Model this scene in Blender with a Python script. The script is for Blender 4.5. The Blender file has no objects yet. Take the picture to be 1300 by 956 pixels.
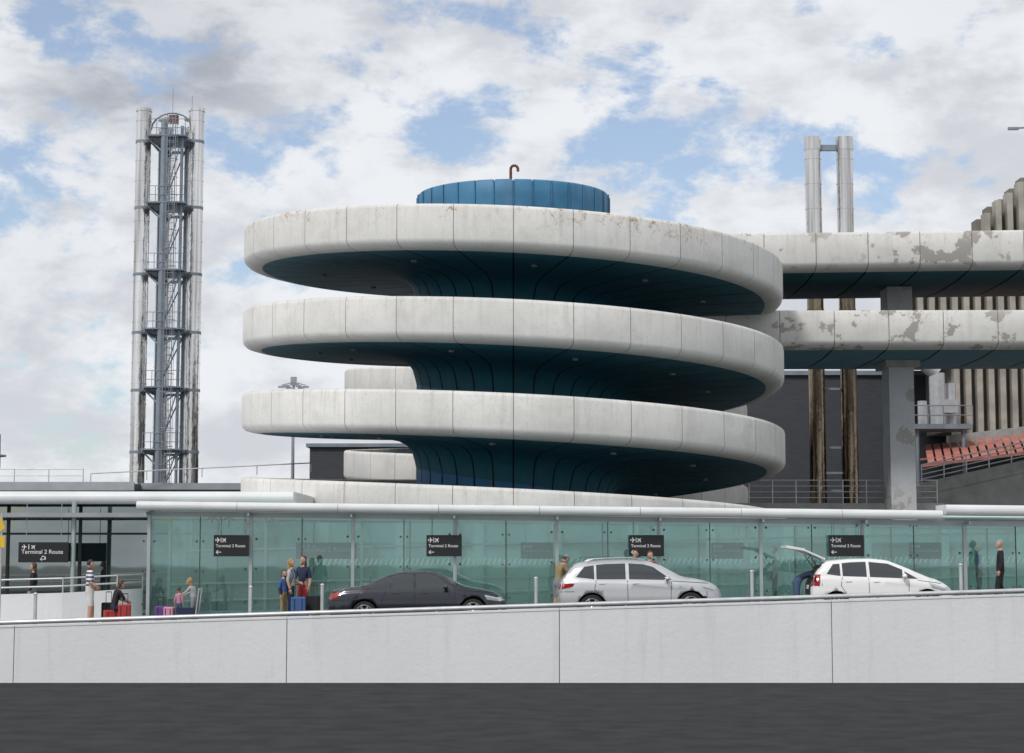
import bpy, bmesh, math, random
from mathutils import Vector, Matrix
from mathutils.bvhtree import BVHTree
random.seed(7)
SC = bpy.context.scene
HC = 3.28            # eye height above the lower road
def road_z(x): return 1.35 + 0.022*x
def wall_z(x): return 1.765 + 0.0307*x

# ------------------------------------------------------------------ materials
def newmat(name):
    m = bpy.data.materials.new(name); m.use_nodes = True
    nt = m.node_tree; b = nt.nodes['Principled BSDF']
    return m, nt, b
def mixc(nt, fac, a, b, blend='MIX'):
    n = nt.nodes.new('ShaderNodeMix'); n.data_type = 'RGBA'; n.blend_type = blend
    for i, val in ((0, fac), (6, a), (7, b)):
        if hasattr(val, 'links'): nt.links.new(val, n.inputs[i])
        else: n.inputs[i].default_value = val if i == 0 else (val[0], val[1], val[2], 1)
    return n.outputs[2]
def noisef(nt, vec, scale, detail=4, rough=.55, lo=.4, hi=.6, mapscale=None):
    if mapscale:
        mp = nt.nodes.new('ShaderNodeMapping'); mp.inputs['Scale'].default_value = mapscale
        nt.links.new(vec, mp.inputs['Vector']); vec = mp.outputs[0]
    n = nt.nodes.new('ShaderNodeTexNoise'); n.inputs['Scale'].default_value = scale
    n.inputs['Detail'].default_value = detail; n.inputs['Roughness'].default_value = rough
    nt.links.new(vec, n.inputs['Vector'])
    r = nt.nodes.new('ShaderNodeMapRange'); r.inputs[1].default_value = lo; r.inputs[2].default_value = hi
    nt.links.new(n.outputs[0], r.inputs[0])
    return r.outputs[0]
def math_(nt, op, a, b=0.0):
    n = nt.nodes.new('ShaderNodeMath'); n.operation = op
    for i, val in ((0, a), (1, b)):
        if hasattr(val, 'links'): nt.links.new(val, n.inputs[i])
        else: n.inputs[i].default_value = val
    return n.outputs[0]
def maprange(nt, v, a, b, c=0.0, d=1.0, smooth=False):
    r = nt.nodes.new('ShaderNodeMapRange')
    if smooth: r.interpolation_type = 'SMOOTHSTEP'
    nt.links.new(v, r.inputs[0])
    for i, q in ((1, a), (2, b), (3, c), (4, d)): r.inputs[i].default_value = q
    return r.outputs[0]
def coord(nt, which='Object'):
    n = nt.nodes.new('ShaderNodeTexCoord'); return n.outputs[which]
def bump(nt, b, h, strength=.2, dist=.02):
    n = nt.nodes.new('ShaderNodeBump'); n.inputs['Strength'].default_value = strength
    n.inputs['Distance'].default_value = dist
    nt.links.new(h, n.inputs['Height']); nt.links.new(n.outputs[0], b.inputs['Normal'])

def mat(name, col, rough=.6, metal=0.0, var=.15, vscale=1.5, bmp=0.0, coat=0.0, spec=None):
    m, nt, b = newmat(name)
    b.inputs['Roughness'].default_value = rough; b.inputs['Metallic'].default_value = metal
    if coat: b.inputs['Coat Weight'].default_value = coat; b.inputs['Coat Roughness'].default_value = .05
    if spec is not None: b.inputs['Specular IOR Level'].default_value = spec
    co = coord(nt)
    f = noisef(nt, co, vscale, 6, .6, .3, .7)
    dark = tuple(c*(1-var) for c in col); lite = tuple(min(1, c*(1+var*.6)) for c in col)
    c = mixc(nt, f, dark, lite)
    nt.links.new(c, b.inputs['Base Color'])
    if bmp: bump(nt, b, noisef(nt, co, vscale*12, 4, .6, 0, 1), bmp)
    m.diffuse_color = (*col, 1)
    return m

def painted_concrete(name, rust=0.0, peel=0.0, base=(.75,.74,.715), psc=.95):
    m, nt, b = newmat(name)
    b.inputs['Roughness'].default_value = .75
    uv = coord(nt, 'UV'); ob = coord(nt, 'Object')
    sep = nt.nodes.new('ShaderNodeSeparateXYZ'); nt.links.new(uv, sep.inputs[0])
    c = mixc(nt, noisef(nt, ob, .35, 5, .6, .35, .65), tuple(k*.86 for k in base), base)
    # broad patchy grey weathering
    c = mixc(nt, math_(nt, 'MULTIPLY', noisef(nt, ob, .8, 7, .7, .5, .72), .45), c, (.47,.46,.43))
    st = noisef(nt, uv, 1.0, 5, .6, .52, .80, (5.0, .35, 1))
    topg = maprange(nt, sep.outputs[1], .1, 1.5, .2, .7)
    c = mixc(nt, math_(nt, 'MULTIPLY', st, topg), c, (.42,.41,.37))
    c = mixc(nt, math_(nt, 'MULTIPLY', noisef(nt, ob, 9, 6, .75, .55, .72), .5), c, (.38,.36,.32))
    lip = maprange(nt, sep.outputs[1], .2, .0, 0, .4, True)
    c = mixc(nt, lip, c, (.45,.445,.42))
    if rust:
        rz = maprange(nt, sep.outputs[1], .7, 1.5, 0, 1)
        n1 = noisef(nt, uv, 1.0, 9, .85, .53, .60, (3.0, 2.4, 1))
        big = noisef(nt, uv, 1.0, 3, .6, .44, .60, (.33, .15, 1))
        f = math_(nt, 'MINIMUM', math_(nt, 'MULTIPLY', math_(nt, 'MULTIPLY', n1, rz), math_(nt, 'MULTIPLY', big, rust)), .85)
        c = mixc(nt, f, c, (.33,.18,.06))
        n2 = noisef(nt, uv, 1.0, 7, .9, .60, .68, (2.6, 1.6, 1))
        c = mixc(nt, math_(nt, 'MINIMUM', math_(nt, 'MULTIPLY', math_(nt, 'MULTIPLY', n2, big), .45*rust), .7), c, (.38,.27,.15))
    if peel:
        n3 = noisef(nt, ob, psc, 9, .62, .555, .57)
        big = noisef(nt, ob, .16, 2, .5, .40, .52)
        sc = math_(nt, 'MULTIPLY', n3, math_(nt, 'MULTIPLY', big, peel))
        c = mixc(nt, sc, c, (.31,.29,.265))
        edge = noisef(nt, ob, psc, 9, .62, .53, .555)
        c = mixc(nt, math_(nt, 'MULTIPLY', math_(nt, 'MULTIPLY', math_(nt, 'SUBTRACT', edge, n3), big), .35), c, (.55,.50,.42))
    nt.links.new(c, b.inputs['Base Color'])
    bump(nt, b, noisef(nt, ob, 6, 6, .7, 0, 1), .25, .015)
    return m

M = {}
M['rim'] = painted_concrete('weathered_white_concrete', rust=.3)
M['rimrust'] = painted_concrete('rusty_white_concrete', rust=1.9)
M['peel'] = painted_concrete('peeling_white_paint', rust=.5, peel=.9, base=(.69,.68,.66))
M['pillar'] = painted_concrete('peeling_pillar_paint', rust=0, peel=.8, base=(.50,.52,.545))
M['groove'] = mat('joint_grime', (.10,.095,.085), .9)
M['rimgroove'] = mat('rim_joint', (.30,.29,.27), .9)
def bluepaint(name, c0, c1):
    m, nt, b = newmat(name); b.inputs['Roughness'].default_value = .55
    ob = coord(nt)
    c = mixc(nt, noisef(nt, ob, .8, 6, .65, .35, .65), c0, c1)
    c = mixc(nt, math_(nt,'MULTIPLY',noisef(nt, ob, 1, 5, .6, .55, .75, (3,3,.35)),.5), c, (.13,.17,.19))
    nt.links.new(c, b.inputs['Base Color']); return m
M['soffit'] = bluepaint('teal_blue_soffit', (.018,.135,.195), (.028,.175,.24))
M['core'] = bluepaint('blue_core_paint', (.02,.15,.34), (.03,.20,.42))
M['drum'] = bluepaint('blue_drum_paint', (.03,.15,.28), (.055,.21,.37))
M['seam'] = mat('dark_seam', (.014,.03,.042), .9)
M['conc'] = mat('grey_concrete', (.36,.355,.34), .85, var=.25, bmp=.2)
M['deck'] = mat('deck_asphalt', (.08,.08,.08), .9)
M['asph'] = mat('asphalt', (.036,.037,.039), .95, var=.35, vscale=1.2, bmp=.3, spec=.15)
M['asph2'] = mat('elevated_road_asphalt', (.09,.09,.092), .88, var=.3, vscale=1.2, bmp=.3)
M['pave'] = mat('pavement_concrete', (.38,.375,.36), .85, var=.2)
M['ground'] = mat('ground_gravel', (.20,.20,.185), .95, var=.3, vscale=.05)
M['yline'] = mat('road_paint_yellow', (.65,.45,.05), .7)
M['galv'] = mat('galvanised_steel', (.60,.61,.62), .42, .6, var=.15, vscale=3)
M['gsteel'] = mat('grey_painted_steel', (.24,.28,.33), .5, .2, var=.2)
M['wmetal'] = mat('white_painted_metal', (.70,.72,.73), .38, 0, var=.10, vscale=.9)
M['frame'] = mat('aluminium_frame', (.42,.47,.48), .4, .5, var=.1)
M['dframe'] = mat('dark_frame', (.05,.055,.06), .5)
M['black'] = mat('sign_black', (.012,.013,.015), .35, var=.1)
M['dgrey'] = mat('sign_dark_grey', (.045,.055,.06), .4, var=.1)
M['white'] = mat('sign_white', (.8,.8,.8), .5, var=.02)
M['yellow'] = mat('sign_yellow', (.75,.48,.04), .5, var=.05)
M['rust'] = mat('rusty_pipe', (.16,.055,.03), .8, var=.4, vscale=6)
M['red'] = mat('red_panel', (.46,.17,.14), .6, var=.3)
M['tyre'] = mat('tyre_rubber', (.015,.015,.015), .85)
M['alloy'] = mat('alloy_wheel', (.62,.63,.64), .3, .8)
M['plastic'] = mat('black_plastic', (.02,.02,.022), .6)

def wallmat():
    m, nt, b = newmat('retaining_wall_paint'); b.inputs['Roughness'].default_value = .8
    ob = coord(nt)
    c = mixc(nt, noisef(nt, ob, .25, 4, .5, .3, .7), (.68,.69,.705), (.75,.755,.765))
    c = mixc(nt, math_(nt,'MULTIPLY',noisef(nt, ob, 1, 6, .7, .53, .85, (2.2,1,.2)),.45), c, (.42,.42,.41))
    c = mixc(nt, math_(nt,'MULTIPLY',noisef(nt, ob, 12, 6, .8, .58, .72),.35), c, (.40,.40,.40))
    nt.links.new(c, b.inputs['Base Color'])
    bump(nt, b, noisef(nt, ob, 5, 8, .7, 0, 1), .5, .025); return m
M['wall'] = wallmat()
def steelmat(name, c0, c1, rough):
    m, nt, b = newmat(name); b.inputs['Metallic'].default_value = 1
    b.inputs['Roughness'].default_value = rough
    ob = coord(nt)
    c = mixc(nt, noisef(nt, ob, 1, 3, .5, .3, .7, (4.5,4.5,.12)), c0, c1)  # vertical streaks paint reflections into the steel colour
    nt.links.new(c, b.inputs['Base Color'])
    bump(nt, b, noisef(nt, ob, 1, 2, .5, 0, 1, (3,3,1.2)), .5, .08); return m
M['flue'] = steelmat('stainless_flue', (.38,.36,.33), (.93,.92,.91), .16)
M['flued'] = steelmat('dark_bronze_flue', (.07,.05,.03), (.34,.27,.20), .2)  # darker brown steel for the lower part of the stacks
def glass(name, tint, refl, opq=0.0, opc=(.2,.3,.3), rough=.02):
    m, nt, b = newmat(name); nt.nodes.remove(b)
    out = nt.nodes['Material Output']
    tr = nt.nodes.new('ShaderNodeBsdfTransparent'); tr.inputs[0].default_value = (*tint,1)
    gl = nt.nodes.new('ShaderNodeBsdfGlossy'); gl.inputs['Roughness'].default_value = rough
    gl.inputs['Color'].default_value = (.86,.97,.96,1)
    nz = nt.nodes.new('ShaderNodeBump'); nz.inputs['Strength'].default_value=.05; nz.inputs['Distance'].default_value=.03
    nn = nt.nodes.new('ShaderNodeTexNoise'); nn.inputs['Scale'].default_value=.6
    nt.links.new(coord(nt), nn.inputs['Vector']); nt.links.new(nn.outputs[0], nz.inputs['Height'])
    nt.links.new(nz.outputs[0], gl.inputs['Normal'])
    df = nt.nodes.new('ShaderNodeBsdfDiffuse'); df.inputs[0].default_value = (*opc,1)
    m1 = nt.nodes.new('ShaderNodeMixShader'); m1.inputs[0].default_value = opq
    nt.links.new(tr.outputs[0], m1.inputs[1]); nt.links.new(df.outputs[0], m1.inputs[2])
    m2 = nt.nodes.new('ShaderNodeMixShader'); m2.inputs[0].default_value = refl
    nt.links.new(m1.outputs[0], m2.inputs[1]); nt.links.new(gl.outputs[0], m2.inputs[2])
    nt.links.new(m2.outputs[0], out.inputs[0]); return m
M['glass'] = glass('green_tinted_glass', (.68,.84,.82), .12, .08, (.36,.48,.47))
M['roofglass'] = glass('roof_glass', (.85,.95,.93), .08, .05, (.5,.6,.6))
M['glassb'] = glass('frosted_back_glass', (.70,.82,.80), .10, .25, (.46,.58,.57))
M['glassd'] = glass('dark_facade_glass', (.10,.15,.16), .30, .5, (.05,.09,.10))
M['carglass'] = mat('car_glass', (.028,.033,.036), .05, 0, var=.05, coat=1)
def brickdark():
    m, nt, b = newmat('dark_grey_brick'); b.inputs['Roughness'].default_value=.8
    t = nt.nodes.new('ShaderNodeTexBrick'); t.inputs['Scale'].default_value=1
    t.inputs['Color1'].default_value=(.055,.06,.072,1); t.inputs['Color2'].default_value=(.045,.05,.06,1)
    t.inputs['Mortar'].default_value=(.065,.068,.075,1); t.inputs['Mortar Size'].default_value=.012
    t.inputs['Brick Width'].default_value=.45; t.inputs['Row Height'].default_value=.15
    mp = nt.nodes.new('ShaderNodeMapping'); mp.inputs['Rotation'].default_value=(math.radians(90),0,0)
    nt.links.new(coord(nt), mp.inputs['Vector']); nt.links.new(mp.outputs[0], t.inputs['Vector'])
    nt.links.new(t.outputs[0], b.inputs['Base Color']); return m
M['brick'] = brickdark()
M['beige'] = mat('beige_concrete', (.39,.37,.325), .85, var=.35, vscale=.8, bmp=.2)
M['beiged'] = mat('beige_concrete_shaded', (.22,.205,.18), .9, var=.3)  # darker copy of the beige concrete, shade between the fins put into the colour
M['roofgrey'] = mat('roof_grey', (.30,.32,.34), .6, var=.15)

# ------------------------------------------------------------------ mesh builder
class MB:
    def __init__(s): s.v=[]; s.f=[]; s.m=[]; s.sm=[]; s.uv=None
    def add(s, vs, fs, mi=0, smooth=False):
        o=len(s.v); s.v += [tuple(p) for p in vs]
        for f in fs: s.f.append([o+i for i in f]); s.m.append(mi); s.sm.append(smooth)
    def box(s, x0,x1,y0,y1,z0,z1,mi=0):
        s.add([(x0,y0,z0),(x1,y0,z0),(x1,y1,z0),(x0,y1,z0),(x0,y0,z1),(x1,y0,z1),(x1,y1,z1),(x0,y1,z1)],
              [(0,3,2,1),(4,5,6,7),(0,1,5,4),(1,2,6,5),(2,3,7,6),(3,0,4,7)],mi)
    def slab(s, x0,x1,y0,y1,zb,zt,mi=0):   # zb, zt functions of x
        s.add([(x0,y0,zb(x0)),(x1,y0,zb(x1)),(x1,y1,zb(x1)),(x0,y1,zb(x0)),(x0,y0,zt(x0)),(x1,y0,zt(x1)),(x1,y1,zt(x1)),(x0,y1,zt(x0))],
              [(0,3,2,1),(4,5,6,7),(0,1,5,4),(1,2,6,5),(2,3,7,6),(3,0,4,7)],mi)
    def cyl(s, p0,p1,r0,r1=None,n=10,mi=0,cap=True):
        if r1 is None: r1=r0
        p0=Vector(p0); p1=Vector(p1); d=(p1-p0)
        if d.length<1e-6: return
        d.normalize(); a=d.cross(Vector((0,0,1)))
        if a.length<1e-3: a=Vector((1,0,0))
        a.normalize(); b=d.cross(a)
        vs=[]; fs=[]
        for k in range(n):
            t=2*math.pi*k/n; w=a*math.cos(t)+b*math.sin(t); vs.append(p0+w*r0); vs.append(p1+w*r1)
        for k in range(n):
            j=(k+1)%n; fs.append((2*k,2*j,2*j+1,2*k+1))
        s.add(vs,fs,mi,True)
        if cap:
            s.add([vs[2*k] for k in range(n)],[tuple(range(n))],mi); s.add([vs[2*k+1] for k in range(n)],[tuple(range(n))],mi)
    def pipe(s, pts, r, n=8, mi=0):
        for a,b in zip(pts[:-1],pts[1:]): s.cyl(a,b,r,r,n,mi)
    def sphere(s, c, rad, mi=0, nu=12, nv=8, keep=None, R=None):
        vs=[]; fs=[]
        for i in range(nv+1):
            ph=math.pi*i/nv
            for j in range(nu):
                th=2*math.pi*j/nu
                q=Vector((math.sin(ph)*math.cos(th),math.sin(ph)*math.sin(th),math.cos(ph)))
                p=Vector((q.x*rad[0],q.y*rad[1],q.z*rad[2]))
                if R: p=R@p
                vs.append((Vector(c)+p,q))
        for i in range(nv):
            for j in range(nu):
                k=(j+1)%nu; f=(i*nu+j,i*nu+k,(i+1)*nu+k,(i+1)*nu+j)
                if keep:
                    q=sum((vs[t][1] for t in f),Vector())/4
                    if not keep(q): continue
                fs.append(f)
        s.add([p for p,q in vs],fs,mi,True)
    def lathe(s, prof, c, axis='y', n=28, mi=0):
        vs=[]; fs=[]
        for k in range(n):
            t=2*math.pi*k/n
            for (r,h) in prof:
                if axis=='y': vs.append((c[0]+r*math.cos(t),c[1]+h,c[2]+r*math.sin(t)))
                else: vs.append((c[0]+r*math.cos(t),c[1]+r*math.sin(t),c[2]+h))
        m=len(prof)
        for k in range(n):
            j=(k+1)%n
            for i in range(m-1): fs.append((k*m+i,j*m+i,j*m+i+1,k*m+i+1))
        s.add(vs,fs,mi,True)
    def obj(s, name, mats, parent=None, weld=False):
        me=bpy.data.meshes.new(name); me.from_pydata(s.v,[],s.f)
        for mm in mats: me.materials.append(mm)
        for p,mi,sm in zip(me.polygons,s.m,s.sm): p.material_index=mi; p.use_smooth=sm
        if s.uv:
            ul=me.uv_layers.new(name='UVMap')
            for l in me.loops: ul.data[l.index].uv=s.uv[l.vertex_index]
        me.update()
        o=bpy.data.objects.new(name,me); SC.collection.objects.link(o)
        if parent: o.parent=parent
        return o
def empty(name, loc=(0,0,0)):
    e=bpy.data.objects.new(name,None); SC.collection.objects.link(e); e.location=loc
    e.empty_display_size=.3; return e

# ------------------------------------------------------------------ grooved sweep
def sweep(mb, prof, segm, gw, edges, mapf, nm=3, depth=.03, uvs=1.0):
    n=len(prof); nor=[]
    for j in range(n):
        a=Vector(prof[max(0,j-1)]); b=Vector(prof[min(n-1,j+1)]); d=(b-a).normalized(); nor.append(Vector((-d.y,d.x)))
    if mb.uv is None: mb.uv=[]
    def grid(cols, groove):
        base=len(mb.v)
        for (sv,sg,ins) in cols:
            for j in range(n):
                a,b=prof[j]; a-=nor[j].x*depth*ins; b-=nor[j].y*depth*ins
                mb.v.append(mapf(sv, sg*gw[j]*.5, a, b)); mb.uv.append((sv*uvs, prof[j][1]))
        for c in range(len(cols)-1):
            for j in range(n-1):
                mb.f.append([base+c*n+j, base+(c+1)*n+j, base+(c+1)*n+j+1, base+c*n+j+1])
                mb.m.append(segm[j][1] if groove else segm[j][0]); mb.sm.append(not groove)
    for i in range(len(edges)-1):
        s0,s1=edges[i],edges[i+1]
        grid([(s0,1,0)]+[(s0+(s1-s0)*k/nm,0,0) for k in range(1,nm)]+[(s1,-1,0)],False)
        grid([(s1,-1,0),(s1,-1,1),(s1,1,1),(s1,1,0)],True)

def make_zfun(z0, h, tab, start, flat):
    def raw(t):
        if t<180: return z0+flat*(180-t)/120
        k=math.floor((t-180)/360); f=(t-180)/360-k
        for (a,za),(b,zb) in zip(tab[:-1],tab[1:]):
            if a<=f<=b: return z0-k*h+(za+(zb-za)*(f-a)/(b-a))
        return z0-k*h
    def zf(t): return sum(raw(t+d) for d in (-24,-16,-8,0,8,16,24))/7
    return zf

def spiral(name, cx, cy, R, rc, zf, t0, t1, top_z, rust_to, drum=True):
    par=empty(name,(0,0,0))
    N=32; step=360/N
    edges=[]; t=t0
    while t<=t1+1e-6: edges.append(t); t+=step
    prof=[(R-.36,.45),(R-.36,1.50),(R-.30,1.56),(R-.10,1.56),(R-.02,1.51),(R,1.42),(R,.9),(R,.34),(R-.04,.22),(R-.16,.11),(R-.42,.04),(R-.72,0),
          (R-.76,0.01),(R-2.6,-.04),(rc+2.2,-.11),(rc+1.2,-.17),(rc+.7,-.26),(rc+.36,-.44),(rc+.16,-.70),(rc+.06,-1.05),(rc-.05,-1.5)]
    gw=[.022]*12+[.06]*9
    def mp(t,off,a,b):
        th=math.radians(t)+off/max(a,.5); return (cx+a*math.cos(th), cy+a*math.sin(th), zf(math.degrees(th))+b)
    mb=MB()
    ed1=[e for e in edges if e<=rust_to+1e-6]; ed2=[e for e in edges if e>=ed1[-1]-1e-6] if ed1 else edges
    uvs=math.radians(1)*R
    if len(ed1)>1: sweep(mb,prof,[(1,3)]*11+[(2,4)]*9,gw,ed1,mp,4,.025,uvs)
    if len(ed2)>1: sweep(mb,prof,[(0,3)]*11+[(2,4)]*9,gw,ed2,mp,4,.025,uvs)
    for e in edges[:-1]:
        if int(round(e/step))%3==0:
            x,y,z=mp(e+step/2,0,R-3.0,-.06); b0=len(mb.v)
            mb.cyl((x,y,z+.02),(x,y,z-.06),.11,n=10,mi=3); mb.uv+=[(0,.8)]*(len(mb.v)-b0)
    mb.obj('ramp_rim_and_soffit',[M['rim'],M['rimrust'],M['soffit'],M['rimgroove'],M['seam']],par)
    d=MB(); d.uv=[]
    nst=len(edges)*3
    pr=[(R-.36,.45),(rc,.40)]
    for i in range(nst+1):
        tt=t0+(edges[-1]-t0)*i/nst
        for a,b in pr: d.v.append(mp(tt,0,a,b)); d.uv.append((0,0))
    for i in range(nst):
        d.f.append([2*i,2*i+1,2*i+3,2*i+2]); d.m.append(0); d.sm.append(True)
    for tt in (edges[0],edges[-1]):
        b0=len(d.v)
        pp=[mp(tt,0,a,b) for a,b in prof[:16]]+[mp(tt,0,rc,-.3),mp(tt,0,rc,.4)]
        d.v+=pp; d.uv+=[(0,0)]*len(pp); d.f.append(list(range(b0,b0+len(pp)))); d.m.append(1); d.sm.append(False)
    d.obj('ramp_deck',[M['deck'],M['rim']],par)
    c=MB()
    prc=[(rc-.3,top_z),(rc-.06,top_z),(rc,top_z-.08),(rc,top_z-.55),(rc,top_z-4.0),(rc,8.0),(rc,0.0)] if drum else [(rc,top_z),(rc,0.0)]
    def mc(t,off,a,b):
        th=math.radians(t)+off/a; return (cx+a*math.cos(th),cy+a*math.sin(th),b)
    ed=[step*k for k in range(N+1)]
    sm=[(2,1)]*4+[(0,1)]*2 if drum else [(0,1)]
    sweep(c,prc,sm,[.07]*len(prc),ed,mc,3,.07,1)
    c.obj('central_core',[M['core'],M['seam'],M['drum']],par)
    if drum:
        k=MB(); n=64
        vs=[(cx+(rc-.3)*math.cos(2*math.pi*i/n),cy+(rc-.3)*math.sin(2*math.pi*i/n),top_z-.02) for i in range(n)]
        k.add(vs,[tuple(range(n))],0)
        for i in range(N):
            th=math.radians(step*i); ca,sa=math.cos(th),math.sin(th)
            k.cyl((cx+(rc+.02)*ca,cy+(rc+.02)*sa,top_z-3.0),(cx+(rc+.02)*ca,cy+(rc+.02)*sa,top_z-.06),.03,n=6)
        px,py=cx-.1,cy-2.6
        pts=[(px,py,top_z-.05),(px,py,top_z+.62)]
        for a in range(0,181,30):
            pts.append((px+.14-.14*math.cos(math.radians(a)),py,top_z+.62+.14*math.sin(math.radians(a))))
        pts.append((px+.28,py,top_z+.52))
        k.pipe(pts,.055,8,1)
        k.obj('drum_roof_and_vent',[M['drum'],M['rust']],par)
    return par

tab=[(0,0),(.25,-.80),(.5,-1.62),(.75,-2.95),(1,-3.27)]
zf=make_zfun(HC+11.2,3.27,tab,60,.12)
spiral('spiral_car_park_ramp',.05,78.2,10.70,3.85,zf,56.25,56.25+11.25*123,HC+14.2,340)
tab2=[(0,0),(.25,-1.0),(.5,-2.05),(.75,-3.1),(1,-4.1)]
zf2=make_zfun(HC+7.65,4.1,tab2,60,0)
spiral('spiral_car_park_ramp',1.7,100,10.2,3.8,zf2,90,90+11.25*66,HC+8.2,0,drum=False)

# ------------------------------------------------------------------ bridges
def bridge(name,x0,x1,zb0,zb1,y0,y1,m):
    par=empty(name)
    prof=[(-(y0+.36),.46),(-(y0+.36),1.50),(-(y0+.30),1.55),(-(y0+.08),1.55),(-y0,1.45),(-y0,.9),(-y0,.34),(-(y0+.05),.20),(-(y0+.3),.08),(-(y0+.7),0),
          (-(y0+.76),0.0),(-(y0+3),-.12),(-(y1-3),-.12),(-(y1-.76),0.0),(-(y1-.7),0.0),(-(y1-.3),.08),(-y1,.38),(-y1,1.45),(-(y1-.08),1.55),(-(y1-.36),1.55),(-(y1-.36),.46),(-(y0+.36),.46)]
    segm=[(0,2)]*9+[(1,3)]*5+[(0,2)]*6+[(4,3)]
    gw=[.03]*10+[.08]*4+[.03]*8
    k=(zb1-zb0)/(x1-x0)
    def mp(s,off,a,b): return (s+off,-a,zb0+k*(s+off-x0)+b)
    n=int((x1-x0)/2.1); ed=[x0+(x1-x0)*i/n for i in range(n+1)]
    mb=MB(); sweep(mb,prof,segm,gw,ed,mp,2,.03,1)
    mb.obj('parapets_and_deck',[m,M['soffit'],M['rimgroove'],M['seam'],M['deck']],par)
    return par
bridge('elevated_road_bridge',6.0,46,HC+11.22,HC+11.75,78.9,88.8,M['peel'])
bridge('elevated_road_bridge',6.4,46,HC+8.12,HC+8.2,78.9,88.8,M['peel'])
p=empty('concrete_pillar')
mb=MB(); mb.uv=[]
def pbox(x0,x1,y0,y1,z0,z1):
    b0=len(mb.v); mb.box(x0,x1,y0,y1,z0,z1); mb.uv+=[(q[0],.8) for q in mb.v[b0:]]
pbox(15.95,17.0,83.0,84.6,0,HC+8.0); pbox(15.95,17.0,83.0,84.6,HC+9.6,HC+11.2)
mb.obj('column_shaft',[M['pillar']],p)
mb=MB(); mb.box(15.75,17.2,82.6,85,HC+7.75,HC+8.02); mb.obj('capital',[M['conc']],p)

# ------------------------------------------------------------------ ground, roads, wall
def sheet(name,x0,x1,y0,y1,z,m):
    mb=MB(); mb.add([(x0,y0,z),(x1,y0,z),(x1,y1,z),(x0,y1,z)],[(0,1,2,3)]); return mb.obj(name,[m])
sheet('ground',-1500,1500,-300,2500,0,M['ground'])
sheet('road',-200,200,12,49.99,.004,M['asph'])
mb=MB(); mb.box(-300,300,64.5,400,0,1.2); mb.obj('terrain',[M['ground']])
p=empty('retaining_wall')
mb=MB(); dk=MB()
js=[1.19+6.85*k for k in range(-8,9)]
for a,b in zip(js[:-1],js[1:]):
    mb.slab(a+.010,b-.010,50.0,50.3,lambda x:.0,wall_z)
    mb.slab(a+.010,b-.010,49.985,50.32,lambda x:wall_z(x)+.002,lambda x:wall_z(x)+.05)
    dk.slab(b-.03,b+.03,50.03,50.28,lambda x:0,lambda x:wall_z(x)-.02)
mb.obj('wall_panels',[M['wall']],p); dk.obj('panel_joints',[M['groove']],p)
mb=MB(); mb.slab(-54,56,50.32,56.2,lambda x:-.1,road_z); mb.obj('elevated_road',[M['asph2']])
mb=MB(); mb.slab(-54,56,55.95,56.05,lambda x:road_z(x)+.001,lambda x:road_z(x)+.005)
mb.obj('road_marking',[M['yline']])
mb=MB(); mb.slab(-54,56,56.2,56.4,lambda x:-.1,lambda x:road_z(x)+.125); mb.obj('kerb',[M['conc']])
mb=MB(); mb.slab(-54,56,56.4,64.6,lambda x:-.1,lambda x:road_z(x)+.12); mb.obj('pavement',[M['pave']])

p=empty('guard_railing')
mb=MB()
rz=lambda x:1.87+.0312*x
mb.pipe([(x,51.0,rz(x)) for x in (-40,-20,0,20,40)],.06,10)
x=-39.2
while x<40:
    mb.cyl((x,51.0,road_z(x)-.02),(x,51.0,rz(x)),.03,n=8); x+=1.62
mb.obj('handrail',[M['galv']],p)
mb=MB()
for px in (-24,-18,-12.3,-6.75,-4.9,.62,6.2,11.6,17,22):
    mb.cyl((px,51.25,road_z(px)-.02),(px,51.25,rz(px)+.70),.045,n=10); mb.sphere((px,51.25,rz(px)+.70),(.055,.055,.04))
mb.obj('posts',[M['galv']],p)

# ------------------------------------------------------------------ glass walkway
p=empty('glass_walkway')
YF=60.0; YB=63.6; X0=-11.0; X1=34.0
def gt(x): return HC+1.22-.012*(x+11)   # glass head height
fr=MB(); gl=MB(); bg=MB(); ms=MB(); th=MB()
x=X0; i=0
while x<X1-.1:
    fr.slab(x-.05,x+.05,YF-.06,YF+.08,lambda q:road_z(q)+.12,gt)
    fr.slab(x-.05,x+.05,YB-.06,YB+.06,lambda q:road_z(q)+.12,gt)
    fr.slab(x-.035,x+.035,YF+.08,YB-.06,lambda q:gt(q)-.22,lambda q:gt(q)-.1)
    xb=min(x+3.09,X1)
    w=(xb-x-.1)/2
    for k in range(2):
        a=x+.05+k*w+.008; b=a+w-.016
        gl.slab(a,b,YF-.004,YF+.010,lambda q:road_z(q)+.24,lambda q:gt(q)-.16)
        bg.slab(a,b,YB-.004,YB+.010,lambda q:road_z(q)+.24,lambda q:gt(q)-.16)
    th.slab(x+.05+w-.012,x+.05+w+.012,YF-.02,YF+.02,lambda q:road_z(q)+.2,lambda q:gt(q)-.15)
    th.slab(x+.05+w-.02,x+.05+w+.02,YB-.03,YB+.03,lambda q:road_z(q)+.2,lambda q:gt(q)-.15)
    for zz in (.55,1.55,2.45):
        for s in (-1,1):
            th.box(x+s*.16-.03,x+s*.16+.03,YF-.03,YF-.012,road_z(x)+zz,road_z(x)+zz+.06)
            th.box(x+w+.05+s*.10-.025,x+w+.05+s*.10+.025,YF-.03,YF-.022,road_z(x)+zz,road_z(x)+zz+.05)
    x+=3.09; i+=1
fr.slab(X0,X1,YF-.05,YF+.06,lambda q:road_z(q)+.12,lambda q:road_z(q)+.238)
fr.slab(X0,X1,YB-.05,YB+.06,lambda q:road_z(q)+.12,lambda q:road_z(q)+.238)
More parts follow.
